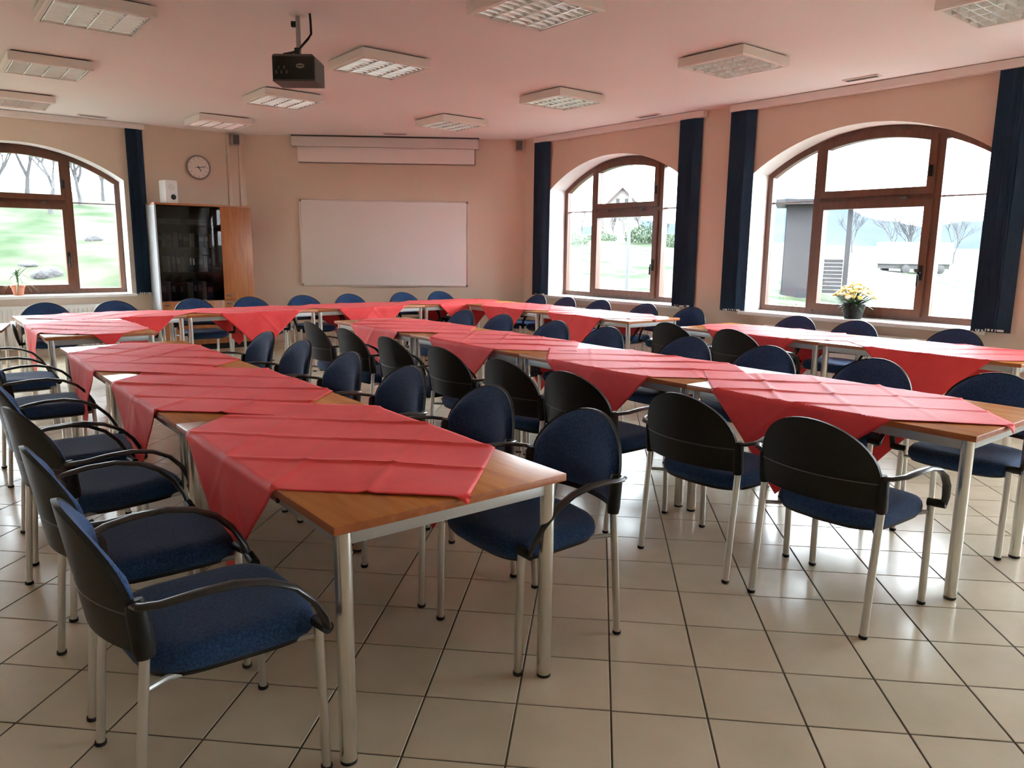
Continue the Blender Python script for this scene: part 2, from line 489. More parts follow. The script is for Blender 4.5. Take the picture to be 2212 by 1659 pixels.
# ------------------------------------------------------------------ windows
def build_window(idx, loc, rotz):
    """local x to the right seen from inside, local y outwards, origin at wall face under the window centre"""
    root = obj('window_%d' % idx, None, None, (loc[0], loc[1], ZOFF), rotz, kind='structure')
    root.scale = (KS, KS, KS)
    WHW, WSP, WTOP, WSILL = 1.175, 2.28, 2.66, 0.80
    AR = (WHW ** 2 + (WTOP - WSP) ** 2) / (2 * (WTOP - WSP))
    AZ = WTOP - AR
    def arch(u, t=0.0): return AZ + math.sqrt(max((AR - t) ** 2 - u * u, 0))
    N = 24
    zb = WSILL + 0.035
    def outline(t, lo, n=N):
        w = WHW - t
        top = [(-w + 2 * w * k / n, arch(-w + 2 * w * k / n, t)) for k in range(n + 1)]
        return [(-w, lo)] + top + [(w, lo)]
    b = MB(); b.band(outline(0.0, zb), outline(0.062, zb + 0.062), 0.285, 0.365)
    part('frame', b, M['frame'], root, False)
    for sx in (-1, 1):
        xa, xb = sorted((sx * 0.54, sx * 0.62))
        b = MB()
        b.prism([(xa, zb + 0.03)] + [(xa + (xb - xa) * k / 3, arch(xa + (xb - xa) * k / 3, 0.03)) for k in range(4)] + [(xb, zb + 0.03)], 0.275, 0.37)
        part('mullion', b, M['frame'], root, False)
    b = MB(); b.cbox(-0.545, 0.545, 0.28, 0.37, 1.945, 2.03, 0.004)
    part('transom', b, M['frame'], root, False)
    # opening lights: lower casement and arched upper light
    lo = [(-0.555, zb + 0.045), (0.555, zb + 0.045), (0.555, 1.965), (-0.555, 1.965)]
    li = [(-0.49, zb + 0.115), (0.49, zb + 0.115), (0.49, 1.895), (-0.49, 1.895)]
    b = MB(); b.band(lo, li, 0.25, 0.34)
    cas = part('casement', b, M['frame'], root, False)
    b = MB(); b.prism(li, 0.305, 0.312)
    part('pane', b, M['pane'], cas, False)
    b = MB()
    b.cbox(0.505, 0.54, 0.236, 0.252, 1.22, 1.36, 0.004)
    b.tube([(0.522, 0.238, 1.29), (0.522, 0.20, 1.29), (0.522, 0.195, 1.27), (0.522, 0.195, 1.17)], 0.011, 8)
    part('handle', b, M['black'], cas)
    def upo(t, w, z0):
        return [(-w, z0)] + [(-w + 2 * w * k / 14, arch(-w + 2 * w * k / 14, t)) for k in range(15)] + [(w, z0)]
    b = MB(); b.band(upo(0.045, 0.555, 2.01), upo(0.115, 0.49, 2.075), 0.25, 0.34)
    upl = part('fanlight', b, M['frame'], root, False)
    b = MB(); b.prism(upo(0.115, 0.49, 2.075), 0.305, 0.312)
    part('pane', b, M['pane'], upl, False)
    b = MB(); b.cbox(0.505, 0.54, 0.236, 0.252, 2.16, 2.26, 0.004)
    part('latch', b, M['black'], upl)
    for xx in (-0.3, 0.3):
        b = MB(); b.cbox(xx - 0.03, xx + 0.03, 0.238, 0.252, 1.968, 1.99, 0.003)
        part('hinge', b, M['grey_dark'], cas)
    # fixed side lights with a thin glazing bar
    for sx in (-1, 1):
        xs = (-1.113, -0.62) if sx < 0 else (0.62, 1.113)
        b = MB(); b.prism([(xs[0], zb + 0.062), (xs[1], zb + 0.062), (xs[1], 1.98), (xs[0], 1.98)], 0.32, 0.326)
        part('pane', b, M['pane'], root, False)
        b = MB(); b.prism([(xs[0], 1.99)] + [(xs[0] + (xs[1] - xs[0]) * k / 8, arch(xs[0] + (xs[1] - xs[0]) * k / 8, 0.062)) for k in range(9)] + [(xs[1], 1.99)], 0.32, 0.326)
        part('pane', b, M['pane'], root, False)
        b = MB(); b.box(xs[0], xs[1], 0.312, 0.335, 1.977, 1.993)
        part('glazing_bar', b, M['grey_mid'], root, False)
    b = MB(); b.cbox(-WHW - 0.05, WHW + 0.05, -0.06, 0.0, WSILL - 0.005, WSILL + 0.033, 0.006)
    b.box(-WHW + 0.001, WHW - 0.001, -0.002, 0.30, WSILL, WSILL + 0.033)
    part('window_sill', b, M['white_lacquer'], root)
    return root
RR = -PI / 2
build_window(1, (WC_L[0], YL, 0), 0)
build_window(2, (XR, WC_R[0], 0), RR)
build_window(3, (XR, WC_R[1], 0), RR)
build_window(4, (XR, WC_R[2], 0), RR)  # unseen window, added for foreground daylight
build_window(5, (WC_L[1], YL, 0), 0)  # unseen window on the left wall, added as a light source
build_window(6, (XR, WC_R[3], 0), RR)  # unseen window behind the camera, added to brighten the near floor
for k, c_ in enumerate(WC_S): build_window(7 + k, (X0, c_, 0), PI / 2)
for k, c_ in enumerate(WC_F): build_window(10 + k, (c_, Y0, 0), PI)

# vertical blinds drawn to both sides of each window
def build_blind(loc, rotz, label, n_slats=9, sides=(-1, 1), stack=(1.19, 1.41)):
    t = thing('vertical_blind', label, 'blind', (loc[0], loc[1], ZOFF), rotz, 'navy vertical blinds')
    t.scale = (KS, KS, KS)
    b = MB(); b.cbox(-1.45, 1.45, -0.09, -0.004, 2.925, 2.995, 0.004)
    part('headrail', b, M['rail'], t)
    for sx in sides:
        for k in range(n_slats):
            x = sx * (stack[0] + (stack[1] - stack[0]) * (k + 0.5) / n_slats) - (0.04 if sx > 0 and n_slats > 6 else 0)
            ang = math.radians(30 + random.uniform(-5, 5))
            hw = 0.052
            z0 = 0.825 + random.uniform(-0.006, 0.006)
            b = MB()
            pts = []
            for q in range(5):
                e = -hw + 2 * hw * q / 4
                bow = 0.006 * (1 - (e / hw) ** 2)
                pts.append((x + e * math.cos(ang) - bow * math.sin(ang), -0.047 + e * math.sin(ang) + bow * math.cos(ang)))
            ring = [(px, py) for px, py in pts] + [(px + 0.0012 * math.sin(ang), py - 0.0012 * math.cos(ang)) for px, py in reversed(pts)]
            b.ring_loft([[(px, py, z0) for px, py in ring], [(px, py, 2.926) for px, py in ring]])
            sl = part('slat', b, M['blind'], t)
            if k % 3 == 1:
                b = MB(); b.box(x - 0.035 * math.cos(ang) - 0.003, x + 0.035 * math.cos(ang) + 0.003, -0.052 - 0.03 * abs(math.sin(ang)), -0.046 - 0.03 * abs(math.sin(ang)), z0 + 0.004, z0 + 0.022)
                part('weight', b, M['white_lacquer'], sl, False)
    return t
build_blind((WC_L[0], YL, 0), 0, 'navy vertical blind drawn aside at the window beside the cabinet', 6, stack=(1.25, 1.40))
build_blind((XR, WC_R[0], 0), RR, 'navy vertical blind drawn aside at the arched window nearest the whiteboard')
build_blind((XR, WC_R[1], 0), RR, 'navy vertical blind drawn aside at the arched window with the flower pot')

# radiators under the windows
def build_radiator(loc, rotz, label):
    t = thing('radiator', label, 'radiator', loc, rotz, 'white panel radiators')
    b = MB(); b.cbox(-0.9, 0.9, -0.10, -0.035, 0.12, 0.66, 0.006)
    part('panel', b, M['white_lacquer'], t)
    b = MB(); b.cbox(-0.012, 0.012, -0.112, -0.098, 0.15, 0.63, 0.004)
    me = b.mesh('rib', M['white_lacquer'])
    for k in range(34): obj('rib', me, t, (-0.875 + 0.053 * k, 0, 0))
    b = MB(); b.cbox(-0.9, 0.9, -0.108, -0.03, 0.66, 0.675, 0.003)
    part('grille', b, M['white_lacquer'], t)
    for x in (-0.7, 0.7):
        b = MB(); b.box(x - 0.02, x + 0.02, -0.05, -0.002, 0.2, 0.6)
        part('bracket', b, M['white_lacquer'], t, False)
    b = MB(); b.tube([(0.86, -0.06, 0.16), (0.86, -0.06, 0.0)], 0.01)
    part('pipe', b, M['white_lacquer'], t)
build_radiator((WC_L[0], YL, 0), 0, 'white ribbed radiator under the window with the spiky plant')
build_radiator((XR, WC_R[0], 0), RR, 'white radiator under the arched window nearest the whiteboard')
build_radiator((XR, WC_R[1], 0), RR, 'white radiator under the arched window with the flower pot')

# ------------------------------------------------------------------ tables
TW, TL, TZ = 0.83, 1.478, 0.733
def make_table(label, group):
    """local x across, local y along, centre on the floor"""
    t = thing('conference_table', label, 'table', group=group)
    b = MB(); b.cbox(-TW / 2, TW / 2, -TL / 2 + 0.001, TL / 2 - 0.001, TZ - 0.026, TZ, 0.0025)
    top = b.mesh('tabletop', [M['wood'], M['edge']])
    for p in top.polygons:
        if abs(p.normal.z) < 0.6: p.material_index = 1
    obj('tabletop', top, t)
    e = 0.045
    for sx in (-1, 1):
        b = MB(); x = sx * (TW / 2 - e)
        b.cbox(x - 0.012, x + 0.012, -TL / 2 + e + 0.02, TL / 2 - e - 0.02, TZ - 0.072, TZ - 0.0265, 0.002)
        part('side_rail', b, M['apron'], t)
    for sy in (-1, 1):
        b = MB(); y = sy * (TL / 2 - e)
        b.cbox(-TW / 2 + e + 0.02, TW / 2 - e - 0.02, y - 0.012, y + 0.012, TZ - 0.072, TZ - 0.0265, 0.002)
        part('end_rail', b, M['apron'], t)
    b = MB(); b.lathe([(0.0235, 0.012), (0.025, 0.016), (0.025, TZ - 0.027)], 20)
    leg_me = b.mesh('leg', M['table_steel'])
    b = MB(); b.lathe([(0.019, 0.0), (0.024, 0.003), (0.0245, 0.0125)], 16)
    foot_me = b.mesh('foot', M['rubber'])
    for sx in (-1, 1):
        for sy in (-1, 1):
            l = obj('leg', leg_me, t, (sx * (TW / 2 - e), sy * (TL / 2 - e), 0))
            obj('foot', foot_me, l)
    b = MB()
    for sx in (-1, 1):
        b = MB(); b.lathe([(0.006, -0.03), (0.006, 0.0)], 8, (sx * (TW / 2 - 0.02), -0.3, TZ - 0.026))
        part('hook', b, M['rubber'], t)
    return t

ROWS = {}
TABLES = []   # (x centre, y centre, rot, label)
def row(key, phrase, n, start, fixed, along, group):
    for k in range(n):
        s = start + TL * (k + 0.5)
        pos = (fixed, s) if along == 'y' else (s, fixed)
        TABLES.append((pos, 0 if along == 'y' else PI / 2, phrase % ORD[k], group))
row('near', 'wood-topped table, %s from the camera in the nearest left-hand row', 3, -0.19, -0.84, 'y', 'tables of the nearest row')
row('mid', 'wood-topped table, %s from the camera in the long middle row', 4, -0.80, 1.685, 'y', 'tables of the middle row')
row('right', 'wood-topped table, %s from the camera in the row beside the flower-pot window', 2, -0.14, 4.22, 'y', 'tables by the right windows')
row('rfar', 'wood-topped table, %s from the near end of the row under the far right window', 2, 3.46, 4.22, 'y', 'tables by the right windows')
row('back', 'wood-topped table, %s from the left in the back row before the whiteboard', 4, -1.255, 6.86, 'x', 'tables of the back row')
TABLES.append(((-0.84, 4.965 + TL / 2), 0, 'wood-topped table end-on to the back row, below the window with the plant', 'tables of the back row'))
proto = None
for pos, rz, lab, grp in TABLES:
    # back row tables lie across, the arm table butts against them
    loc = (pos[0], pos[1], 0)
    if proto is None:
        proto = make_table(lab, grp); proto.location = loc; proto.rotation_euler = (0, 0, rz)
    else:
        copy_tree(proto, loc, rz, lab, grp)

# ------------------------------------------------------------------ red cloths, laid cornerwise
CS = 1.235
def make_cloth(loc, rz, off_l, off_a, turn, q_lo, q_hi, label, group, seed):
    """local x across the table (half width TW/2), local y along; cloth centre at (off_a, off_l), turned 45 deg + turn.
    q_lo / q_hi: table ends along y where the cloth may fall over (None where another table follows)"""
    rnd = random.Random(seed)
    N = 88
    w = TW / 2 + 0.003
    ph = [rnd.uniform(0, 6.28) for _ in range(8)]
    ang = PI / 4 + turn
    ca, sa = math.cos(ang), math.sin(ang)
    vs, fs = [], []
    for i in range(N + 1):
        for j in range(N + 1):
            s = -CS / 2 + CS * i / N
            t = -CS / 2 + CS * j / N
            p = off_a + s * ca - t * sa
            q = off_l + s * sa + t * ca
            # creases from folding and soft buckles
            hgt = 0.0022
            for cpos in (-CS / 4, 0.0, CS / 4):
                hgt += 0.0075 * math.exp(-((s - cpos) / 0.013) ** 2) * (0.75 + 0.25 * math.sin(5 * t + ph[0]))
                hgt += 0.0060 * math.exp(-((t - cpos) / 0.013) ** 2) * (0.7 + 0.3 * math.sin(4 * s + ph[1]))
            hgt += 0.0035 * (1 + math.sin(7.3 * s + ph[2] + 2.0 * math.sin(3.1 * t + ph[3]))) / 2
            hgt += 0.0030 * (1 + math.sin(9.1 * t + ph[4] + 1.7 * math.sin(4.3 * s + ph[5]))) / 2
            ep = abs(p) - w
            e_lo = (q_lo - 0.003 - q) if q_lo is not None else -1
            e_hi = (q - q_hi - 0.003) if q_hi is not None else -1
            if ep > 0:
                sg = 1 if p > 0 else -1
                r = 0.005
                wave = (0.006 * math.sin(11 * q + ph[6]) + 0.004 * math.sin(23 * q + ph[7])) * min(ep / 0.2, 1.0)
                outw = r * (1 - math.exp(-ep / r)) + hgt * 0.6 + max(wave, -0.004)
                dz = ep if ep > 0.01 else ep * ep / 0.02 + ep * 0.5
                x, y, z = sg * (w + outw), q, TZ + hgt * max(0, 1 - ep / 0.01) - dz
                # the falling point gathers slightly
                y += (off_l - q) * 0.10 * min(ep / 0.4, 1)
            elif e_lo > 0 or e_hi > 0:
                e = max(e_lo, e_hi); sg = -1 if e_lo > 0 else 1
                y0 = (q_lo - 0.003) if e_lo > 0 else (q_hi + 0.003)
                x, y, z = p, y0 + sg * (0.012 * (1 - math.exp(-e / 0.012)) + 0.02 * e + hgt), TZ + 0.003 - e
            else:
                x, y, z = p, q, TZ + hgt
            vs.append((x, y, z))
    for i in range(N):
        for j in range(N):
            a = i * (N + 1) + j
            fs.append((a, a + N + 1, a + N + 2, a + 1))
    b = MB(); b.add(vs, fs)
    me = b.mesh('tablecloth', M['cloth'])
    o = obj('tablecloth', me, None, loc, rz, label=label, category='tablecloth', group=group)
    md = o.modifiers.new('thickness', 'SOLIDIFY'); md.thickness = 0.0015; md.offset = -1
    return o

def cloths(fixed, along, centres, lo, hi, phrase, group, off_a=None, turns=None):
    for k, cpos in enumerate(centres):
        loc = (fixed, 0, 0) if along == 'y' else (0, fixed, 0)
        first, last = k == 0, k == len(centres) - 1
        lab = phrase % ORD[k] if '%s' in phrase else phrase
        if along == 'y':
            make_cloth(loc, 0, cpos, (off_a or [0] * 9)[k], (turns or [0] * 9)[k], lo if first else None, hi if last else None, lab, group, 100 + len(bpy.data.objects))
        else:  # rotated a quarter turn: local y = -world x
            make_cloth(loc, PI / 2, -cpos, (off_a or [0] * 9)[k], (turns or [0] * 9)[k], -hi if last else None, -lo if first else None, lab, group, 100 + len(bpy.data.objects))
cloths(-0.84, 'y', [0.66, 2.03, 3.40], -0.19, -0.19 + 3 * TL, 'red square cloth laid cornerwise on the %s table of the nearest row', 'red tablecloths', turns=[0.0, 0.02, -0.03])
cloths(1.685, 'y', [0.03, 1.40, 2.88, 4.28], -0.80, -0.80 + 4 * TL, 'red square cloth laid cornerwise on the %s table of the middle row', 'red tablecloths', off_a=[-0.02, 0, 0.01, 0], turns=[-0.06, 0.03, 0, 0.02])
cloths(4.22, 'y', [0.50, 2.0], -0.14, -0.14 + 2 * TL, 'red cloth on the %s table of the row beside the flower-pot window', 'red tablecloths', turns=[0.02, -0.04])
cloths(4.22, 'y', [4.30, 5.62], 3.46, None, 'red cloth on the %s table under the far right window', 'red tablecloths', turns=[0.0, 0.03])
cloths(6.86, 'x', [-0.35, 1.03, 2.41, 3.85], -1.255, -1.255 + 4 * TL, 'red cloth on the %s table from the left in the back row', 'red tablecloths', turns=[0.02, -0.02, 0.03, 0])
make_cloth((-0.84, 0, 0), 0, 5.72, 0.02, 0.03, 4.965, None, 'red cloth on the end-on table below the window with the plant', 'red tablecloths', 991)

# ------------------------------------------------------------------ chairs
def make_chair(label, group):
    """faces +y, origin on the floor under the seat centre"""
    t = thing('stacking_armchair', label, 'chair', group=group)
    # seat cushion and its black pan
    def plan(sc, n=44, e=5.2):
        pts = []
        for k in range(n):
            a = 2 * PI * k / n
            cx, sy = math.cos(a), math.sin(a)
            x = math.copysign(abs(cx) ** (2 / e), cx)
            y = math.copysign(abs(sy) ** (2 / e), sy)
            wid = 0.240 + 0.006 * y
            pts.append((x * wid * sc, 0.024 + y * (0.242 - (0.045 if y < 0 else 0.015) * (abs(x) ** 2)) * sc))
        return pts
    def dip(x, y): return -0.012 * max(0, 1 - (x / 0.2) ** 2) * max(0, 1 - (y / 0.22) ** 2) - 0.016 * max(0, (y - 0.13) / 0.13) ** 2
    b = MB()
    rings = [[(x, y, z + dip(x, y) * 0.3) for x, y in plan(s_)] for s_, z in ((0.955, 0.408), (0.99, 0.418), (1.0, 0.436), (0.985, 0.456), (0.94, 0.470), (0.82, 0.478))]
    rings += [[(x, y, z + dip(x, y)) for x, y in plan(s_)] for s_, z in ((0.6, 0.481), (0.3, 0.482), (0.08, 0.482))]
    b.ring_loft(rings)
    part('seat', b, M['navy'], t)
    b = MB()
    b.ring_loft([[(x, y, z) for x, y in plan(s_)] for s_, z in ((0.55, 0.380), (0.80, 0.384), (0.94, 0.397), (0.97, 0.4125))])
    part('seat_pan', b, M['black'], t)
    # backrest: black shell behind, navy pad in front
    HW = 0.252
    def ztop(x, hw): return 0.625 + (0.835 - 0.625) * math.sqrt(max(0, 1 - (x / hw) ** 2))
    def yb(x, z): return -0.200 - 0.070 * (1 - (x / HW) ** 2) - 0.16 * (z - 0.5)
    def slab(hw, z0, top_in, off_front, off_back, puff):
        nx, nz = 22, 9
        g = {}
        vs = []
        for side in (0, 1):
            for i in range(nx + 1):
                x = -hw * math.cos(PI * i / nx)
                zt = ztop(x, hw) - top_in
                for j in range(nz + 1):
                    z = z0 + (zt - z0) * j / nz
                    ey = min(1.0, (1 - abs(x) / hw) / 0.14) if hw else 1
                    ez = min(1.0, min(j, nz - j) / 2.0)
                    pf = puff * math.sqrt(max(0, min(ey, 1))) * math.sqrt(max(0, ez)) if side == 0 else 0
                    y = yb(x, z) + (off_front + pf if side == 0 else -off_back)
                    g[(side, i, j)] = len(vs)
                    vs.append((x, y, z))
        fs = []
        for i in range(nx):
            for j in range(nz):
                fs.append((g[0, i, j], g[0, i, j + 1], g[0, i + 1, j + 1], g[0, i + 1, j]))
                fs.append((g[1, i, j], g[1, i + 1, j], g[1, i + 1, j + 1], g[1, i, j + 1]))
        for i in range(nx):
            fs.append((g[0, i, 0], g[0, i + 1, 0], g[1, i + 1, 0], g[1, i, 0]))
            fs.append((g[0, i, nz], g[1, i, nz], g[1, i + 1, nz], g[0, i + 1, nz]))
        for j in range(nz):
            fs.append((g[0, 0, j], g[1, 0, j], g[1, 0, j + 1], g[0, 0, j + 1]))
            fs.append((g[0, nx, j], g[0, nx, j + 1], g[1, nx, j + 1], g[1, nx, j]))
        mb = MB(); mb.add(vs, fs)
        return mb
    sh = part('back_shell', slab(HW, 0.508, 0.0, 0.0, 0.014, 0.0), M['black'], t)
    b = MB()      # moulded seam across the shell
    b.tube([(x, yb(x, 0.612) - 0.0135, 0.612) for x in [-0.245 + 0.049 * k for k in range(11)]], 0.0025, 6)
    part('seam', b, M['grey_dark'], sh)
    part('backrest', slab(HW - 0.008, 0.528, 0.006, 0.001, 0.0, 0.030), M['navy'], t)
    for sx in (-1, 1):
        b = MB()      # sleeve that grips the rear leg
        b.tube([(sx * 0.250, -0.203, 0.498), (sx * 0.250, -0.205, 0.52), (sx * 0.250, -0.214, 0.625), (sx * 0.247, -0.216, 0.645)], [0.020, 0.0225, 0.0225, 0.016], 12, [0.023, 0.026, 0.026, 0.018])
        part('sleeve', b, M['black'], t)
        b = MB()      # armrest: flat strap, out from the sleeve, forward, curling down to the front leg
        path = [(0.252, -0.222, 0.634), (0.285, -0.215, 0.640), (0.312, -0.175, 0.646), (0.322, -0.10, 0.655), (0.325, -0.01, 0.656), (0.325, 0.07, 0.640), (0.322, 0.14, 0.604), (0.316, 0.190, 0.552), (0.306, 0.222, 0.495), (0.297, 0.235, 0.455)]
        b.tube([(sx * x, y, z) for x, y, z in path], [0.012, 0.015, 0.0175, 0.0185, 0.0185, 0.0185, 0.0175, 0.0165, 0.0155, 0.013], 10, 0.0085, upv=(sx, 0, 0.001) if False else (0, 0, 1))
        part('armrest', b, M['arm'], t)
        b = MB(); b.tube([(sx * 0.236, 0.228, 0.452), (sx * 0.305, 0.234, 0.456)], 0.017, 10)
        part('arm_joint', b, M['black'], t)
        b = MB()
        b.tube([(sx * 0.250, -0.247, 0.010), (sx * 0.250, -0.228, 0.25), (sx * 0.250, -0.204, 0.505)], 0.0155, 12, 0.0125)
        lg = part('leg', b, M['steel'], t)
        b = MB(); b.lathe([(0.013, 0.0), (0.0165, 0.003), (0.0165, 0.014)], 12, (sx * 0.250, -0.247, 0))
        part('foot', b, M['rubber'], lg)
        b = MB()
        b.tube([(sx * 0.250, 0.240, 0.010), (sx * 0.250, 0.236, 0.22), (sx * 0.250, 0.230, 0.445)], 0.0155, 12, 0.0125)
        lg = part('leg', b, M['steel'], t)
        b = MB(); b.lathe([(0.013, 0.0), (0.0165, 0.003), (0.0165, 0.014)], 12, (sx * 0.250, 0.240, 0))
        part('foot', b, M['rubber'], lg)
        b = MB(); b.tube([(sx * 0.245, -0.214, 0.408), (sx * 0.205, -0.150, 0.402), (sx * 0.205, 0.160, 0.402), (sx * 0.245, 0.232, 0.412)], 0.0085, 8)
        part('side_rail', b, M['apron'], t)
    b = MB()
    return t

chair_proto = None
NCH = 0
def chair(x, y, rz, label, group):
    global chair_proto
    j = random.uniform(-0.03, 0.03)
    if chair_proto is None:
        chair_proto = make_chair(label, group)
        chair_proto.location = (x, y, 0); chair_proto.rotation_euler = (0, 0, rz + j)
    else:
        copy_tree(chair_proto, (x, y, 0), rz + j, label, group)

FX, FXm, FYm = -PI / 2, PI / 2, PI      # facing +x, -x, -y
def chair_row(items, phrase, group):
    for k, (x, y, rz) in enumerate(items): chair(x, y, rz, phrase % ORD[k], group)
# outer side of the nearest row (backs to the left), pushed at the table
chair_row([(-1.51, 0.12, FX), (-1.51, 0.775, FX), (-1.49, 1.56, FX + 0.16), (-1.48, 2.22, FX), (-1.44, 3.63, FX), (-1.48, 4.75, FX)],
          'navy armchair, %s from the camera along the left outer side of the nearest row', 'chairs left of the nearest row')
chair_row([(-0.295, y, FXm) for y in (0.16, 0.80, 1.53, 2.23, 2.95, 3.60)],
          'navy armchair, %s from the camera on the inner right side of the nearest row', 'chairs right of the nearest row')
chair_row([(0.925, -0.45, FX)] + [(0.915, y, FX) for y in (0.18, 0.94, 1.50, 2.15, 2.84, 3.52, 4.17)],
          'armchair showing its black back, %s from the camera beside the middle row', 'chairs left of the middle row')
chair_row([(2.19, y, FXm) for y in (-0.46, 0.21, 0.95, 1.62, 2.48, 3.13, 3.92, 4.56)],
          'navy armchair, %s from the camera behind the middle row, facing left', 'chairs right of the middle row')
chair_row([(3.56, 1.79, FX), (3.56, 2.46, FX)],
          'black-backed armchair, %s from the camera left of the row beside the flower-pot window', 'chairs by the right windows')
chair_row([(4.67, y, FXm) for y in (0.73, 1.62, 2.23)],
          'navy armchair, %s from the camera between the flower-pot window and its table', 'chairs by the right windows')
chair_row([(4.67, y, FXm) for y in (3.57, 4.26, 5.03, 5.68, 6.28)],
          'navy armchair, %s from the near end under the far right window', 'chairs by the right windows')
chair_row([(x, 7.36, FYm) for x in (-0.92, -0.22, 0.64, 1.32, 2.03, 2.70, 3.55, 4.18)],
          'navy armchair, %s from the left behind the back row of tables', 'chairs behind the back row')

# ------------------------------------------------------------------ ceiling lights (off), louvred squares
LS, LH = 0.62, 0.085
def make_light(label):
    t = thing('ceiling_light', label, 'ceiling light', group='louvred ceiling lights')
    hs = LS / 2
    b = MB()
    sq = lambda r: [(-r, -r), (r, -r), (r, r), (-r, r)]
    rings = [[(x, y, -0.012) for x, y in sq(hs - 0.004)], [(x, y, -LH + 0.01) for x, y in sq(hs)], [(x, y, -LH) for x, y in sq(hs - 0.006)], [(x, y, -LH) for x, y in sq(hs - 0.028)], [(x, y, -LH + 0.055) for x, y in sq(hs - 0.034)]]
    b.ring_loft(rings, cap0=True, cap1=False)
    part('housing', b, M['light_white'], t, False)
    b = MB(); b.box(-hs + 0.03, hs - 0.03, -hs + 0.03, hs - 0.03, 0.0 - 0.012, 0.0)
    part('ceiling_gap', b, M['grey_dark'], t, False)
    b = MB(); b.box(-hs + 0.034, hs - 0.034, -hs + 0.034, hs - 0.034, -LH + 0.054, -LH + 0.058)
    part('reflector', b, M['reflector'], t, False)
    b = MB(); b.tube([(0, -hs + 0.04, -LH + 0.042), (0, hs - 0.04, -LH + 0.042)], 0.010, 8)
    me = b.mesh('lamp_tube', M['tube'])
    for k in range(4): obj('lamp_tube', me, t, ((-1.5 + k) * 0.139, 0, 0))
    b = MB()   # long blades, V section
    b.ring_loft([[(-0.012, y, -LH + 0.050), (0.012, y, -LH + 0.050), (0.003, y, -LH + 0.004), (-0.003, y, -LH + 0.004)] for y in (-hs + 0.034, hs - 0.034)])
    me = b.mesh('long_blade', M['silver'], False)
    for k in (-2, -1, 0, 1, 2): obj('long_blade', me, t, (k * 0.139 if abs(k) < 2 else (k / 2) * 0.270, 0, 0))
    b = MB()
    b.ring_loft([[(x, -0.0015, -LH + 0.005), (x, 0.0015, -LH + 0.005), (x, 0.010, -LH + 0.042), (x, -0.010, -LH + 0.042)] for x in (-hs + 0.034, hs - 0.034)])
    me = b.mesh('cross_blade', M['silver'], False)
    for k in range(8): obj('cross_blade', me, t, (0, (-3.5 + k) * 0.068, 0))
    return t
LIGHTS = [(3.29, 0.0, 'right', 0), (3.29, 1.97, 'right', 1), (3.29, 4.0, 'right', 2), (3.27, 5.98, 'right', 3),
          (1.18, 1.93, 'middle', 0), (1.18, 3.93, 'middle', 1), (1.16, 5.92, 'middle', 2), (1.12, 7.87, 'middle', 3),
          (-0.92, 3.93, 'left', 0), (-0.94, 5.91, 'left', 1), (-0.95, 7.9, 'left', 2)]
lp = None
for x, y, side, k in LIGHTS:
    lab = 'square louvred ceiling light, %s from the camera in the %s file' % (ORD[k], side)
    if lp is None:
        lp = make_light(lab); lp.location = (sx_(x), sy_(y), ZC); lp.scale = (KS, KS, KS)
    else:
        copy_tree(lp, (sx_(x), sy_(y), ZC), 0, lab)

# ------------------------------------------------------------------ projector on its ceiling mount
t = thing('projector', 'black projector hanging from a ceiling pole with a looped cable', 'projector', (sx_(0.16), sy_(3.19), ZC), math.radians(-39.5))
t.scale = (KS, KS, KS)
# local +y points to the whiteboard, the rear panel faces the camera (-y)
PZ = -0.372
b = MB()
prof = [(-0.145, PZ - 0.085), (0.145, PZ - 0.085), (0.145, PZ + 0.062), (0.125, PZ + 0.085), (-0.135, PZ + 0.085), (-0.145, PZ + 0.075)]
b.ring_loft([[(x * 0.97, -0.125, z) for x, z in prof], [(x, -0.115, z) for x, z in prof], [(x, 0.10, z) for x, z in prof], [(x * 0.94, 0.125, PZ + (z - PZ) * 0.92) for x, z in prof]])
body = part('body', b, M['grey_dark'], t, False)
b = MB(); b.cbox(-0.138, 0.138, -0.131, -0.124, PZ - 0.074, PZ + 0.070, 0.003)
rp = part('rear_panel', b, M['rubber'], t)
b = MB(); b.lathe([(0.026, -0.1335), (0.028, -0.131)], 24, (0.045, 0, PZ + 0.01), axis='y')
for i, v in enumerate(b.v): b.v[i] = (v[0], v[1], PZ + 0.01 + (v[2] - PZ - 0.01) * 0.55)
part('badge', b, M['grey_mid'], rp)
b = MB(); b.box(0.026, 0.064, -0.1345, -0.1334, PZ + 0.006, PZ + 0.013)
part('badge_lettering', b, M['rubber'], rp, False)
for k in range(5):
    b = MB(); b.box(-0.12 + k * 0.017, -0.108 + k * 0.017, -0.1335, -0.1305, PZ - 0.04 + (k % 2) * 0.03, PZ - 0.018 + (k % 2) * 0.03)
    part('socket', b, M['grey_dark'], rp, False)
b = MB(); b.lathe([(0.036, 0.12), (0.036, 0.15), (0.030, 0.15), (0.028, 0.135)], 20, (0.06, 0, PZ), axis='y')
part('lens', b, M['black'], t)
b = MB(); b.lathe([(0.016, PZ + 0.08), (0.016, -0.012)], 14, (0, 0.01, 0))
part('mount_pole', b, M['grey_mid'], t)
b = MB(); b.lathe([(0.05, -0.016), (0.055, -0.012), (0.055, -0.001)], 20, (0, 0.01, 0))
part('ceiling_plate', b, M['rail'], t)
b = MB(); b.cbox(-0.045, -0.012, -0.005, 0.025, -0.085, -0.05, 0.004)
part('clamp_knob', b, M['rubber'], t)
b = MB(); b.tube([(0.085, 0.0, -0.002), (0.088, 0, -0.05), (0.09, 0, -0.13), (0.07, -0.01, -0.165), (0.035, -0.018, -0.205), (0.0, -0.022, -0.245), (-0.03, -0.05, -0.262), (-0.07, -0.10, -0.284), (-0.085, -0.135, -0.315), (-0.085, -0.13, PZ - 0.02)], 0.008, 8)
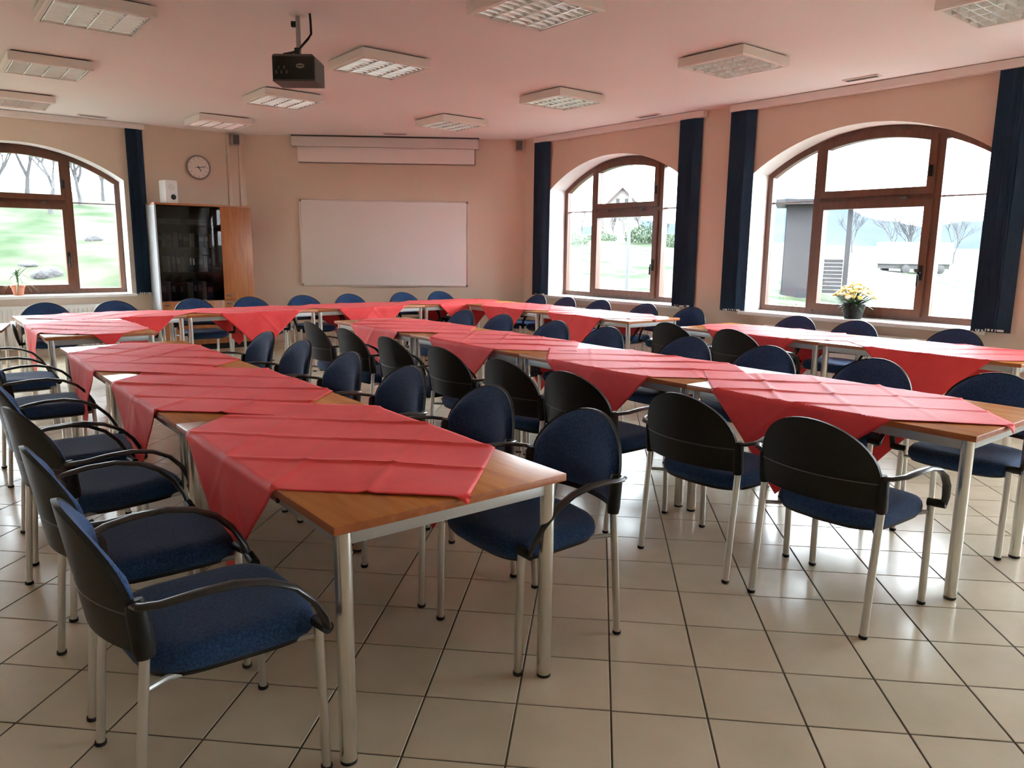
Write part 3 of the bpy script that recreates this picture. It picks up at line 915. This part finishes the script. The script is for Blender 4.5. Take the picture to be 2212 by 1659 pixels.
part('cable', b, M['rubber'], t)
b = MB(); b.lathe([(0.018, -0.02), (0.018, 0.02)], 10, (-0.003, -0.022, -0.246))
part('cable_tie', b, M['rubber'], t)

# ------------------------------------------------------------------ things on the whiteboard wall
# local frame: x along the wall to the right seen from the room, y into the wall
bw_ang = math.atan2(d.y, d.x)
def ray_hit(px, py):
    r = fw + rt * ((px - W_PX / 2) / F_PX) - up * ((py - H_PX / 2) / F_PX)
    k = (Vector((*P1, 0)) - CAM).dot(nrm) / r.dot(nrm)
    p = CAM + r * k
    return (p - Vector((*P1, 0))).dot(d), p.z
Porig = Vector((*P1, 0))
def on_board_wall(name, label, cat, s):
    p = Porig + d * s
    return thing(name, label, cat, (p.x, p.y, 0), bw_ang)
s0, z_t = 0.81, 2.08
s1 = 3.06
# measured extents along the wall (metres from the left corner) and heights
WBS = (0.774, 3.304, 0.884, 2.164)
w0, w1, wz0, wz1 = WBS
t = on_board_wall('whiteboard', 'wide whiteboard with rounded aluminium frame on the end wall', 'whiteboard', (w0 + w1) / 2)
hw = (w1 - w0) / 2
b = MB(); b.cbox(-hw + 0.01, hw - 0.01, -0.016, -0.002, wz0 + 0.01, wz1 - 0.01, 0.002)
part('panel', b, M['board'], t)
for nm, bx in (('frame_rail', (-hw + 0.02, hw - 0.02, wz0, wz0 + 0.022)), ('frame_rail', (-hw + 0.02, hw - 0.02, wz1 - 0.022, wz1)), ('frame_rail', (-hw, -hw + 0.022, wz0 + 0.02, wz1 - 0.02)), ('frame_rail', (hw - 0.022, hw, wz0 + 0.02, wz1 - 0.02))):
    b = MB(); b.cbox(bx[0], bx[1], -0.022, -0.001, bx[2], bx[3], 0.004)
    part(nm, b, M['alu'], t)
for sx in (-1, 1):
    for z in (wz0, wz1):
        b = MB(); zz = z - 0.032 if z == wz1 else z
        xx = -hw if sx < 0 else hw - 0.034
        b.cbox(xx, xx + 0.034, -0.024, -0.001, zz, zz + 0.034, 0.007)
        part('corner_cap', b, M['grey_mid'], t)
b = MB(); b.cbox(-0.5, 0.5, -0.028, -0.02, wz0 - 0.008, wz0 + 0.004, 0.002)
part('lip', b, M['alu'], t)
SCS = (0.725, 3.457, 2.70, 3.073)
s0, s1, z0, z1 = SCS
t = on_board_wall('projection_screen', 'rolled-up projection screen cassette fixed above the whiteboard', 'projection screen', (s0 + s1) / 2)
hw = (s1 - s0) / 2
b = MB(); b.cbox(-hw, hw, -0.16, -0.002, z1 - 0.155, z1 - 0.02, 0.006)
part('upper_box', b, M['screen_box'], t)
b = MB(); b.cbox(-hw - 0.005, hw + 0.005, -0.15, -0.002, z1 - 0.019, z1, 0.003)
part('mounting_strip', b, M['grey_dark'], t)
b = MB(); b.cbox(-hw + 0.065, hw - 0.06, -0.11, -0.002, z0, z1 - 0.156, 0.012)
part('cassette', b, M['screen_case'], t)
b = MB(); b.cbox(hw - 0.06, hw - 0.045, -0.11, -0.02, z0 - 0.005, z1 - 0.156, 0.003)
part('end_cap', b, M['grey_mid'], t)
b = MB(); b.cbox(-hw + 0.08, hw - 0.07, -0.075, -0.045, z0 - 0.014, z0 - 0.001, 0.003)
part('pull_bar', b, M['grey_mid'], t)

# ------------------------------------------------------------------ cabinet on the left wall (local x = world x, front faces -y)
CX0, CX1, CYF, CYB, CZ = 0.629, 1.925, 9.128, YL - 0.015, 2.027
t = thing('cabinet', 'tall cherry-wood cabinet with smoked glass doors and one wooden door', 'cabinet', ((CX0 + CX1) / 2, (CYF + CYB) / 2, 0))
hw, hd = (CX1 - CX0) / 2, (CYB - CYF) / 2
yf = -hd
b = MB(); b.cbox(-hw, hw, -hd, hd, CZ - 0.025, CZ, 0.002); part('top_panel', b, M['cab_wood'], t)
b = MB(); b.box(-hw, -hw + 0.02, -hd + 0.002, hd, 0.0, CZ - 0.0255); part('side_panel', b, M['cab_side'], t, False)
b = MB(); b.box(hw - 0.02, hw, -hd + 0.002, hd, 0.0, CZ - 0.0255); part('side_panel', b, M['cab_wood'], t, False)
xm = -hw + 0.862
b = MB(); b.box(xm - 0.009, xm + 0.009, -hd + 0.022, hd - 0.01, 0.08, CZ - 0.0255); part('divider', b, M['cab_in'], t, False)
b = MB(); b.box(-hw + 0.02, hw - 0.02, hd - 0.008, hd, 0.08, CZ - 0.0255); part('back_panel', b, M['cab_in'], t, False)
b = MB(); b.box(-hw + 0.02, hw - 0.02, -hd + 0.05, hd - 0.02, 0.0, 0.08); part('plinth', b, M['rubber'], t, False)
SHZ = [0.68, 1.08, 1.42, 1.73]
for z in SHZ:
    b = MB(); b.box(-hw + 0.02, xm - 0.009, -hd + 0.03, hd - 0.009, z, z + 0.018); part('shelf', b, M['cab_in'], t, False)
xg = (-hw + 0.022 + xm) / 2
for xa, xb, nm in ((-hw + 0.022, xg - 0.001, 'glass_door'), (xg + 0.001, xm - 0.002, 'glass_door')):
    b = MB(); b.box(xa, xb, -hd + 0.004, -hd + 0.010, 0.71, CZ - 0.03)
    g = part(nm, b, M['dark_pane'], t, False)
    b = MB(); xx = xb - 0.03 if xa < xg - 0.1 else xa + 0.01
    b.cbox(xx, xx + 0.02, -hd - 0.014, -hd + 0.003, 1.2, 1.29, 0.003)
    part('knob', b, M['grey_dark'], g)
for xa, xb, za, zb_, nm in ((xm + 0.001, hw - 0.001, 0.705, CZ - 0.028, 'door'), (xm + 0.001, hw - 0.001, 0.085, 0.698, 'door'), (-hw + 0.022, xg - 0.001, 0.085, 0.698, 'door'), (xg + 0.001, xm - 0.002, 0.085, 0.698, 'door')):
    b = MB(); b.cbox(xa, xb, -hd - 0.001, -hd + 0.018, za, zb_, 0.002)
    dr = part(nm, b, M['cab_wood'], t)
    b = MB()
    zz = za + 0.05 if za > 0.5 else zb_ - 0.06
    xx = xa + 0.03
    b.cbox(xx, xx + 0.06, -hd - 0.016, -hd - 0.001, zz, zz + 0.022, 0.004)
    part('handle', b, M['grey_dark'], dr)
CABX = (CX0 + CX1) / 2
rnd = random.Random(5)
cnt = 0
for si, (z, hgt) in enumerate(((0.698, 0.28), (1.098, 0.26), (1.438, 0.22))):
    x = CX0 + 0.04 if si != 1 else CX0 + 0.14
    k = 0
    while x < CX0 + 0.72:
        wdt = rnd.choice((0.05, 0.06, 0.075, 0.08))
        hh = hgt * rnd.uniform(0.8, 1.0)
        tt = thing('binder', '%s folder, %s from the left on the %s shelf behind the smoked glass' % (('grey', 'white', 'blue')[(k + si) % 3], ORD[min(k, 9)], ('lowest', 'middle', 'upper')[si]), 'binder', (x + wdt / 2, CYF + 0.21, z), 0, 'folders in the cabinet')
        b = MB(); b.cbox(-wdt / 2 + 0.002, wdt / 2 - 0.002, -0.13, 0.13, 0.001, hh, 0.003)
        part('cover', b, (M['folder_g'], M['paper'], M['folder_b'])[(k + si) % 3], tt)
        b = MB(); b.box(-wdt / 2 + 0.008, wdt / 2 - 0.008, -0.1315, -0.1303, hh * 0.5, hh * 0.82)
        part('spine_label', b, M['paper'], tt, False)
        x += wdt + (0.004 if rnd.random() < 0.8 else 0.05); k += 1
for k, (x, z, lab) in enumerate(((CX0 + 0.22, 1.748, 'flat white paper stack on the top shelf behind the smoked glass, left one'), (CX0 + 0.56, 1.748, 'flat white paper stack on the top shelf behind the smoked glass, right one'))):
    tt = thing('paper_stack', lab, 'paper', (x, CYF + 0.2, z), 0, 'papers in the cabinet')
    for q in range(3):
        b = MB(); b.box(-0.13 + 0.006 * q, 0.13, -0.12, 0.1 + 0.005 * q, 0.001 + q * 0.025, 0.024 + q * 0.025)
        part('ream', b, M['paper'], tt, False)

# white loudspeaker on the cabinet
t = thing('loudspeaker', 'small white loudspeaker standing on top of the tall cabinet', 'loudspeaker', (sx_(0.73), 9.30, CZ), math.radians(12))
b = MB(); b.cbox(-0.085, 0.085, -0.09, 0.09, 0.001, 0.305, 0.008); body = part('body', b, M['white_lacquer'], t)
b = MB(); b.lathe([(0.036, -0.093), (0.036, -0.0895), (0.02, -0.0885)], 24, (0.02, 0, 0.085), axis='y'); part('bass_port', b, M['rubber'], t)
b = MB(); b.lathe([(0.045, -0.0925), (0.045, -0.0895)], 24, (0.0, 0, 0.215), axis='y'); part('cone', b, M['paper'], t)
# wall clock
t = thing('wall_clock', 'round white wall clock with grey rim above the cabinet', 'clock', (sx_(1.205), YL - 0.002, sz_(2.51)), 0)
t.scale = (KS, KS, KS)
b = MB(); b.lathe([(0.158, 0.0), (0.163, -0.02), (0.157, -0.035), (0.145, -0.038), (0.138, -0.022)], 40, axis='y', caps=(True, False)); part('rim', b, M['grey_mid'], t)
b = MB(); b.lathe([(0.14, -0.005), (0.14, -0.024)], 40, axis='y'); part('face', b, M['light_white'], t)
for k in range(12):
    a = k * PI / 6
    b = MB(); rr = 0.118
    cx, cz = rr * math.sin(a), rr * math.cos(a)
    b.tube([(cx * 0.93, -0.0255, cz * 0.93), (cx * 1.06, -0.0255, cz * 1.06)], 0.0025, 6)
    part('hour_mark', b, M['rubber'], t)
for nm, a, ln in (('hour_hand', math.radians(150), 0.06), ('minute_hand', math.radians(82), 0.095)):
    b = MB(); b.tube([(-0.02 * math.sin(a), -0.029, -0.02 * math.cos(a)), (ln * math.sin(a), -0.029, ln * math.cos(a))], 0.004, 6); part(nm, b, M['rubber'], t)
b = MB(); b.tube([(-0.045, -0.0315, -0.004), (0.02, -0.0315, 0.002)], 0.0025, 6); part('second_hand', b, M['rubber'], t)
# little grey wall speakers in the upper corners, with a cable duct under one
for (x, y, rz, lab) in ((sx_(1.70), YL, 0.0, 'small grey wall speaker under the ceiling between the clock and the screen'), (P1[0] + d.x * 4.06, P1[1] + d.y * 4.06, bw_ang, 'small grey wall speaker under the ceiling left of the far right blind')):
    t = thing('wall_speaker', lab, 'loudspeaker', (x, y, sz_(2.84)), rz, 'wall speakers')
    b = MB(); b.cbox(-0.05, 0.05, -0.125, -0.03, 0.0, 0.145, 0.006); part('body', b, M['grey_mid'], t)
    b = MB(); b.cbox(-0.042, 0.042, -0.129, -0.124, 0.01, 0.135, 0.002); part('grille', b, M['grey_dark'], t)
    b = MB(); b.box(-0.015, 0.015, -0.04, -0.001, 0.06, 0.09); part('bracket', b, M['grey_dark'], t, False)
for x, lab in ((sx_(1.62), 'left one of two cream cable ducts running down beside the clock'), (sx_(1.78), 'right one of two cream cable ducts running down beside the clock')):
    t = thing('cable_duct', lab, 'cable duct', (x, YL, 0), 0, 'cable ducts')
    b = MB(); b.cbox(-0.022, 0.022, -0.018, -0.001, 0.10, ZC - 0.003, 0.002); part('channel', b, M['wall'], t)
    b = MB(); b.cbox(-0.018, 0.018, -0.022, -0.0185, 0.10, ZC - 0.003, 0.001); part('cover', b, M['wall'], t)

# ceiling vents near the windows
for (x, y, rz, lab) in ((4.76, 1.67, 0, 'narrow slotted ceiling vent above the window with the flower pot'), (4.81, 4.21, 0, 'narrow slotted ceiling vent above the window nearest the whiteboard'), (-0.09, 8.73, PI / 2, 'narrow slotted ceiling vent above the window with the spiky plant'), (3.35, 7.45, bw_ang - PI / 2, 'narrow slotted ceiling vent just above the projection screen')):
    t = thing('ceiling_vent', lab, 'vent', (sx_(x), sy_(y), ZC), rz, 'ceiling vents')
    b = MB(); b.cbox(-0.045, 0.045, -0.17, 0.17, -0.012, -0.0005, 0.002); part('frame', b, M['rail'], t)
    for k in range(2):
        b = MB(); b.box(-0.032 + 0.035 * k, -0.003 + 0.035 * k, -0.15, 0.15, -0.0135, -0.0118); part('slot', b, M['grey_dark'], t, False)

# ------------------------------------------------------------------ plants on the sills
def blade(mb, base, ang, ln, lift, w, droop, seg=6):
    pts = []
    for k in range(seg + 1):
        s = k / seg
        r = ln * s
        pts.append((base[0] + math.cos(ang) * r * 0.8, base[1] + math.sin(ang) * r * 0.8, base[2] + lift * s - droop * s * s, w * (1 - s) ** 0.7 * (0.5 + min(s * 3, 0.5))))
    px, py = -math.sin(ang), math.cos(ang)
    vs = []
    for x, y, z, ww in pts: vs += [(x - px * ww, y - py * ww, z + ww * 0.3), (x, y, z), (x + px * ww, y + py * ww, z + ww * 0.3)]
    fs = []
    for k in range(seg):
        for q in (0, 1): fs.append((3 * k + q, 3 * k + q + 1, 3 * k + q + 4, 3 * k + q + 3))
    mb.add(vs, fs)
t = thing('potted_plant', 'spiky green plant in a terracotta pot on the left window sill', 'plant', (sx_(-0.99), YL + 0.13, WSILL + 0.0352))
b = MB(); b.lathe([(0.055, 0.0), (0.075, 0.10), (0.085, 0.105), (0.085, 0.13), (0.072, 0.128), (0.065, 0.11)], 20); part('pot', b, M['terracotta'], t)
b = MB(); b.tube([(0, 0, 0.10), (0.005, 0, 0.2), (0, 0, 0.27)], 0.012, 8); part('stem', b, M['leaf'], t)
rnd = random.Random(3)
for k in range(26):
    b = MB(); blade(b, (0, 0, 0.20 + 0.08 * rnd.random()), k * 2.4, rnd.uniform(0.16, 0.24), rnd.uniform(0.04, 0.2), 0.012, rnd.uniform(0.02, 0.16))
    lf = part('leaf', b, M['leaf'], t)
for k in range(12):
    b = MB(); blade(b, (0, 0, 0.14), k * 2.1 + 0.3, rnd.uniform(0.22, 0.33), 0.14, 0.009, rnd.uniform(0.22, 0.30))
    part('leaf', b, M['leaf_pale'], t)

t = thing('flower_pot', 'dark pot of yellow and cream flowers on the big window sill', 'flowers', (XR + 0.10, sy_(1.76), WSILL + 0.0352))
t.scale = (1.15, 1.15, 1.15)
b = MB(); b.lathe([(0.07, 0.0), (0.095, 0.10), (0.10, 0.13), (0.088, 0.128), (0.08, 0.11)], 20); part('pot', b, M['rubber'], t)
rnd = random.Random(11)
for k in range(60):
    b = MB(); blade(b, (0, 0, 0.11), k * 2.4, rnd.uniform(0.10, 0.23), rnd.uniform(0.02, 0.16), 0.022, rnd.uniform(0.02, 0.13))
    part('leaf', b, M['leaf'], t)
b = MB(); bm_f = bmesh.new()
b.lathe([(0.004, 0.0), (0.020, 0.006), (0.026, 0.016), (0.018, 0.020), (0.006, 0.017)], 10)
blossom_y = b.mesh('blossom', M['petal']); 
b = MB(); b.lathe([(0.004, 0.0), (0.020, 0.006), (0.026, 0.016), (0.018, 0.020), (0.006, 0.017)], 10)
blossom_w = b.mesh('blossom', M['petal_w']); bm_f.free()
for k in range(60):
    a = k * 2.399
    r = 0.17 * math.sqrt((k + 0.5) / 60)
    z = 0.29 - 1.9 * r * r * 2 + rnd.uniform(-0.02, 0.02)
    o = obj('blossom', blossom_y if rnd.random() < 0.6 else blossom_w, t, (r * math.cos(a), r * math.sin(a), z))
    o.rotation_euler = (r * 4 * math.sin(-a), r * 4 * math.cos(a), 0)
    b = MB(); b.tube([(0, 0, 0.1), (r * 0.5 * math.cos(a), r * 0.5 * math.sin(a), 0.1 + (z - 0.1) * 0.6), (r * math.cos(a), r * math.sin(a), z)], 0.0025, 5)
    part('stalk', b, M['leaf'], t)

# light wooden side table whose corner shows at the left edge
t = thing('side_table', 'low table with reddish edge just showing at the left edge by the radiator', 'table', (-1.70, 7.406, 0), math.radians(-10.6))
b = MB(); b.cbox(-0.4, 0.4, -0.4, 0.4, 0.596, 0.622, 0.002); tp = b.mesh('tabletop', [M['wood'], M['edge']])
for p in tp.polygons:
    if abs(p.normal.z) < 0.6: p.material_index = 1
obj('tabletop', tp, t)
for sx in (-1, 1):
    for sy in (-1, 1):
        b = MB(); b.lathe([(0.02, 0), (0.02, 0.595)], 14, (sx * 0.35, sy * 0.35, 0)); part('leg', b, M['table_steel'], t)

# ------------------------------------------------------------------ outdoors
def terrain(x, y):
    dx, dy = x - CAM.x, y - CAM.y
    r = math.hypot(dx, dy)
    th = math.degrees(math.atan2(dy, dx))
    pts = [(-181, 0.05), (-60, -0.02), (10, 0.0), (22, 0.028), (30, 0.05), (40, 0.10), (50, 0.125), (62, 0.17), (74, 0.305), (110, 0.305), (170, 0.05), (181, 0.05)]
    s = pts[0][1]
    for (a, va), (b_, vb) in zip(pts, pts[1:]):
        if a <= th <= b_: s = va + (vb - va) * (th - a) / (b_ - a)
        elif th > b_: s = vb
    rr = max(0, r - 12.0)
    cap = 11.5 + (30 - 11.5) * max(0, min(1, (60 - th) / 25))
    rr = cap * (1 - math.exp(-rr / cap)) if rr > 0 else 0
    return -0.30 + s * rr * 1.25 + 0.08 * math.sin(x * 0.7 + 1) * math.sin(y * 0.6) * min(1, rr / 4) + 0.012 * max(0, r - 45)
b = MB()
NR, NT = 70, 180
rings = []
for i in range(NR + 1):
    r = 9.0 * (260 / 9.0) ** (i / NR)
    ring = []
    for j in range(NT + 1):
        th = math.radians(-180 + 360 * j / NT)
        x, y = CAM.x + r * math.cos(th), CAM.y + r * math.sin(th)
        z = terrain(x, y)
        if X0 - 1.5 < x < XR + TH + 0.4 and Y0 - 1.5 < y < YL + TH + 0.4: z = -0.45
        ring.append((x, y, z))
    rings.append(ring)
b.ring_loft(rings, False, False, closed=False)
obj('meadow', b.mesh('meadow', M['grass']), None, label='sloping meadow outside the windows', category='meadow', kind='stuff')

def px_ray(px, py): return fw + rt * ((px - W_PX / 2) / F_PX) - up * ((py - H_PX / 2) / F_PX)
def ground_at(px, dist):
    """point on the terrain in the compass direction of image column px at a ground distance"""
    r = px_ray(px, 546); h_ = Vector((r.x, r.y, 0)).normalized()
    x, y = CAM.x + h_.x * dist, CAM.y + h_.y * dist
    return Vector((x, y, terrain(x, y)))
# gravel track
b = MB()
cl = [(2330, 13), (2200, 17), (2090, 21), (2010, 25), (1945, 30), (1890, 36), (1840, 44), (1800, 54)]
L, Rr = [], []
cpt = [ground_at(*q) for q in cl]
for i, p in enumerate(cpt):
    tdir = (cpt[min(i + 1, len(cpt) - 1)] - cpt[max(i - 1, 0)]); tdir.z = 0; tdir.normalize()
    sd = Vector((-tdir.y, tdir.x, 0))
    for sgn, lst in ((-1, L), (1, Rr)):
        q = p + sd * sgn * 2.4
        lst.append((q.x, q.y, terrain(q.x, q.y) + 0.05))
b.ring_loft([L, [((a[0] + c_[0]) / 2, (a[1] + c_[1]) / 2, terrain((a[0] + c_[0]) / 2, (a[1] + c_[1]) / 2) + 0.06) for a, c_ in zip(L, Rr)], Rr], False, False, closed=False)
o = obj('gravel_track', b.mesh('gravel_track', M['gravel']), None, label='pale gravel track climbing past the shed outside the big window', category='path', kind='structure')

# bare trees
def tree_mesh(name, seed, height, spread=0.55, levels=6):
    rnd = random.Random(seed)
    b = MB()
    def grow(p, dr, ln, r, lv):
        p2 = p + dr * ln * 0.5 + Vector((rnd.uniform(-1, 1), rnd.uniform(-1, 1), 0)) * ln * 0.06
        p3 = p + dr * ln
        b.tube([p, p2, p3], [r, r * 0.85, r * 0.68], 5)
        if lv == 0: return
        for k in range(rnd.choice((2, 3, 3))):
            nd_ = (dr + Vector((rnd.uniform(-1, 1), rnd.uniform(-1, 1), rnd.uniform(-0.25, 0.6))) * spread).normalized()
            grow(p3 if k < 2 else p2, nd_, ln * rnd.uniform(0.72, 0.95), r * 0.68, lv - 1)
    grow(Vector((0, 0, -0.2)), Vector((rnd.uniform(-0.1, 0.1), rnd.uniform(-0.1, 0.1), 1)).normalized(), height * 0.13, height * 0.011, levels)
    return b.mesh(name, M['bark'])
TM = [tree_mesh('bare_tree', 21, 6.0), tree_mesh('bare_tree', 22, 6.0, 0.65), tree_mesh('bare_tree', 23, 5.5, 0.5)]
def tree(px, dist, k, s, label, group='bare trees outside'):
    p = ground_at(px, dist)
    o = obj('bare_tree', TM[k], None, p, random.uniform(0, 6), label=label, category='tree', group=group)
    o.scale = (s, s, s)
for i, (px, dist, k, s) in enumerate(((-150, 24, 0, 0.9), (-60, 23, 1, 0.95), (10, 23, 2, 1.0), (70, 24, 0, 1.05), (118, 22, 1, 1.0), (178, 23.5, 2, 1.05), (232, 25, 0, 0.9), (300, 25, 1, 0.9))):
    tree(px, dist, k, s, 'bare tree on the bank behind the left window, %s from the left' % ORD[i])
for i, (px, dist, k, s) in enumerate(((1232, 70, 0, 1.0), (1256, 75, 2, 0.95), (1300, 85, 1, 0.8), (1322, 82, 2, 0.75), (1345, 85, 0, 0.75), (1380, 86, 1, 0.75), (1402, 84, 0, 0.8), (1440, 72, 2, 0.9), (1462, 75, 1, 0.9))):
    tree(px, dist, k, s, 'bare tree beyond the far right window, %s from the left' % ORD[i])
for i, (px, dist, k, s) in enumerate(((1840, 75, 0, 1.2), (1925, 70, 1, 1.3), (1965, 72, 2, 1.3), (2060, 68, 0, 1.2))):
    tree(px, dist, k, s, 'distant bare tree beyond the gravel track, %s from the left' % ORD[i])

# shrubs
def shrub_mesh(seed, r, hgt, n):
    rnd = random.Random(seed)
    b = MB()
    for k in range(n):
        a, q = rnd.uniform(0, 6.28), math.sqrt(rnd.random())
        z = hgt * rnd.random() * (1 - 0.6 * q)
        c_ = Vector((r * q * math.cos(a), r * q * math.sin(a), z + 0.02))
        u = Vector((rnd.uniform(-1, 1), rnd.uniform(-1, 1), rnd.uniform(-1, 1))).normalized() * 0.06
        w = u.orthogonal().normalized() * 0.03
        b.add([c_ - u, c_ - w, c_ + u, c_ + w], [(0, 1, 2, 3)])
    return b.mesh('shrub', M['shrub'], False)
SM = [shrub_mesh(1, 0.8, 0.7, 900), shrub_mesh(2, 1.0, 0.55, 900)]
for i, (px, dist, k, s) in enumerate(((1690, 15, 0, 0.8), (1722, 16, 1, 0.9), (1752, 15, 0, 0.7), (1800, 15.5, 1, 0.8), (1850, 16, 0, 0.8), (1905, 15.5, 1, 0.7))):
    o = obj('shrub', SM[k], None, ground_at(px, dist), i, label='low green shrub outside the big window, %s from the left' % ORD[i], category='shrub', group='shrubs outside'); o.scale = (s, s, s)
for i, (px, dist, k, s) in enumerate(((1240, 34, 0, 0.8), (1300, 42, 1, 0.8), (1392, 38, 0, 1.2), (1425, 44, 1, 0.8), (1455, 36, 0, 0.8))):
    o = obj('shrub', SM[k], None, ground_at(px, dist), i, label='green shrub on the slope beyond the far right window, %s from the left' % ORD[i], category='shrub', group='shrubs outside'); o.scale = (s, s, s * 1.3)

# rocks on the bank
def rock_mesh(seed):
    rnd = random.Random(seed)
    bm = bmesh.new(); bmesh.ops.create_icosphere(bm, subdivisions=3, radius=0.5)
    for v in bm.verts: v.co *= 0.9 + 0.25 * math.sin(v.co.x * 5 + seed) * math.cos(v.co.y * 6 + seed) + rnd.uniform(-0.03, 0.03); v.co.z *= 0.75
    me = bpy.data.meshes.new('rock'); bm.to_mesh(me); bm.free(); me.materials.append(M['rock']); return me
for i, (px, dist, s) in enumerate(((92, 15.6, 0.42), (206, 18.5, 0.42), (60, 16.2, 0.25))):
    o = obj('rock', rock_mesh(i), None, ground_at(px, dist), i * 1.3, label='grey rock on the grassy bank, ' + ('large, seen through the middle light', 'seen through the right side light', 'small, left of the large one')[i], category='rock', group='rocks on the bank'); o.scale = (s * 1.3, s, s)

# timber shed
p = ground_at(1728, 22)
vd = Vector((p.x - CAM.x, p.y - CAM.y, 0)).normalized()
t = thing('shed', 'dark timber shed with an open porch outside the big window', 'shed', (p.x, p.y, p.z), math.atan2(vd.y, vd.x) - PI / 2)
b = MB(); b.cbox(-0.0635, 0.0635, -0.02, 0.02, 0, 2.45, 0.003); me = b.mesh('board', M['shed_wood'], False)
for k in range(7): obj('board', me, t, (-0.34 + 0.125 * k, 0, 0))
for k in range(10): o = obj('board', me, t, (-0.40, 0.1 + 0.125 * k, 0)); o.rotation_euler = (0, 0, PI / 2)
b = MB(); b.box(-0.7, 1.6, -0.4, 1.6, 2.45, 2.58); part('roof', b, M['shed_wood'], t, False)
b = MB(); b.cbox(1.10, 1.22, -0.1, 0.02, 0, 2.45, 0.004); part('post', b, M['shed_wood'], t)
b = MB(); b.cbox(0.5, 0.6, -0.05, 0.02, 0, 2.45, 0.004); part('post', b, M['shed_wood'], t)
b = MB(); b.cbox(0.62, 1.08, -0.06, -0.03, 0.15, 0.235, 0.003); me = b.mesh('slat', M['shed_wood'], False)
for k in range(9): obj('slat', me, t, (0, 0, 0.1 * k))
# parked trailer
p = ground_at(1975, 44)
t = thing('trailer', 'pale parked trailer on dark wheels beside the gravel track', 'trailer', (p.x, p.y, p.z), math.radians(-30))
b = MB(); b.cbox(-1.6, 1.6, -0.8, 0.8, 0.45, 1.55, 0.06); part('box', b, M['van'], t)
for x in (-1.0, 0.9):
    for y in (-0.82, 0.82):
        b = MB(); b.lathe([(0.19, -0.08), (0.22, -0.06), (0.22, 0.06), (0.19, 0.08)], 16, (x, y, 0.22), axis='y'); part('wheel', b, M['rubber'], t)
b = MB(); b.box(-1.5, 1.5, -0.7, 0.7, 0.24, 0.448); part('chassis', b, M['rubber'], t, False)
# house with a gable on the hill
p = ground_at(1340, 120)
vd = Vector((p.x - CAM.x, p.y - CAM.y, 0)).normalized()
t = thing('house', 'pale gabled house with red roof far beyond the window nearest the whiteboard', 'house', (p.x, p.y, 0), math.atan2(vd.y, vd.x) - PI / 2)
za = 1.458 + 0.082 * 118; ze = za - 3.0
b = MB(); b.prism([(-3.0, p.z - 1), (3.0, p.z - 1), (3.0, ze), (0, za - 0.3), (-3.0, ze)], 0, 9); part('wall', b, M['house'], t, False)
for sx in (-1, 1):
    b = MB(); b.add([(0, -0.5, za), (sx * 3.8, -0.5, ze - 0.85), (sx * 3.8, 9.5, ze - 0.85), (0, 9.5, za), (0, -0.5, za - 0.25), (sx * 3.8, -0.5, ze - 1.1), (sx * 3.8, 9.5, ze - 1.1), (0, 9.5, za - 0.25)], [(0, 1, 2, 3), (4, 5, 6, 7), (0, 1, 5, 4), (1, 2, 6, 5), (2, 3, 7, 6), (3, 0, 4, 7)])
    part('roof', b, M['house_roof'], t, False)
for sx in (-1, 1):
    b = MB(); b.box(sx * 0.65 - 0.25, sx * 0.65 + 0.25, -0.05, 0.02, ze + 0.2, ze + 1.2); f_ = part('window', b, M['rubber'], t, False)
# pale pole
p = ground_at(1357, 16)
t = thing('lamp_post', 'thin pale pole standing outside the window nearest the whiteboard', 'post', p)
b = MB(); b.lathe([(0.04, -0.3), (0.035, 2.0), (0.025, 6.0)], 10); part('shaft', b, M['pole'], t)
b = MB(); b.lathe([(0.08, -0.3), (0.08, 0.3), (0.05, 0.34)], 10); part('base', b, M['pole'], t)
# wooded hills on the horizon
b = MB()
rings = []
for i in range(7):
    ring = []
    for j in range(61):
        th = math.radians(2 + 58 * j / 60)
        r = 330 + 45 * i
        top = 26 + 10 * math.sin(j * 0.18 + 2.2) + 5 * math.sin(j * 0.47) + 12 * max(0, (25 - j) / 25)
        ring.append((CAM.x + r * math.cos(th), CAM.y + r * math.sin(th), -2 + top * math.sin(PI / 2 * i / 6) + 1.2 * math.sin(j * 1.7 + i)))
    rings.append(ring)
b.ring_loft(rings, False, False, closed=False)
obj('hills', b.mesh('hills', M['hill']), None, label='hazy wooded hills on the horizon beyond the right-hand windows', category='hills', kind='structure')
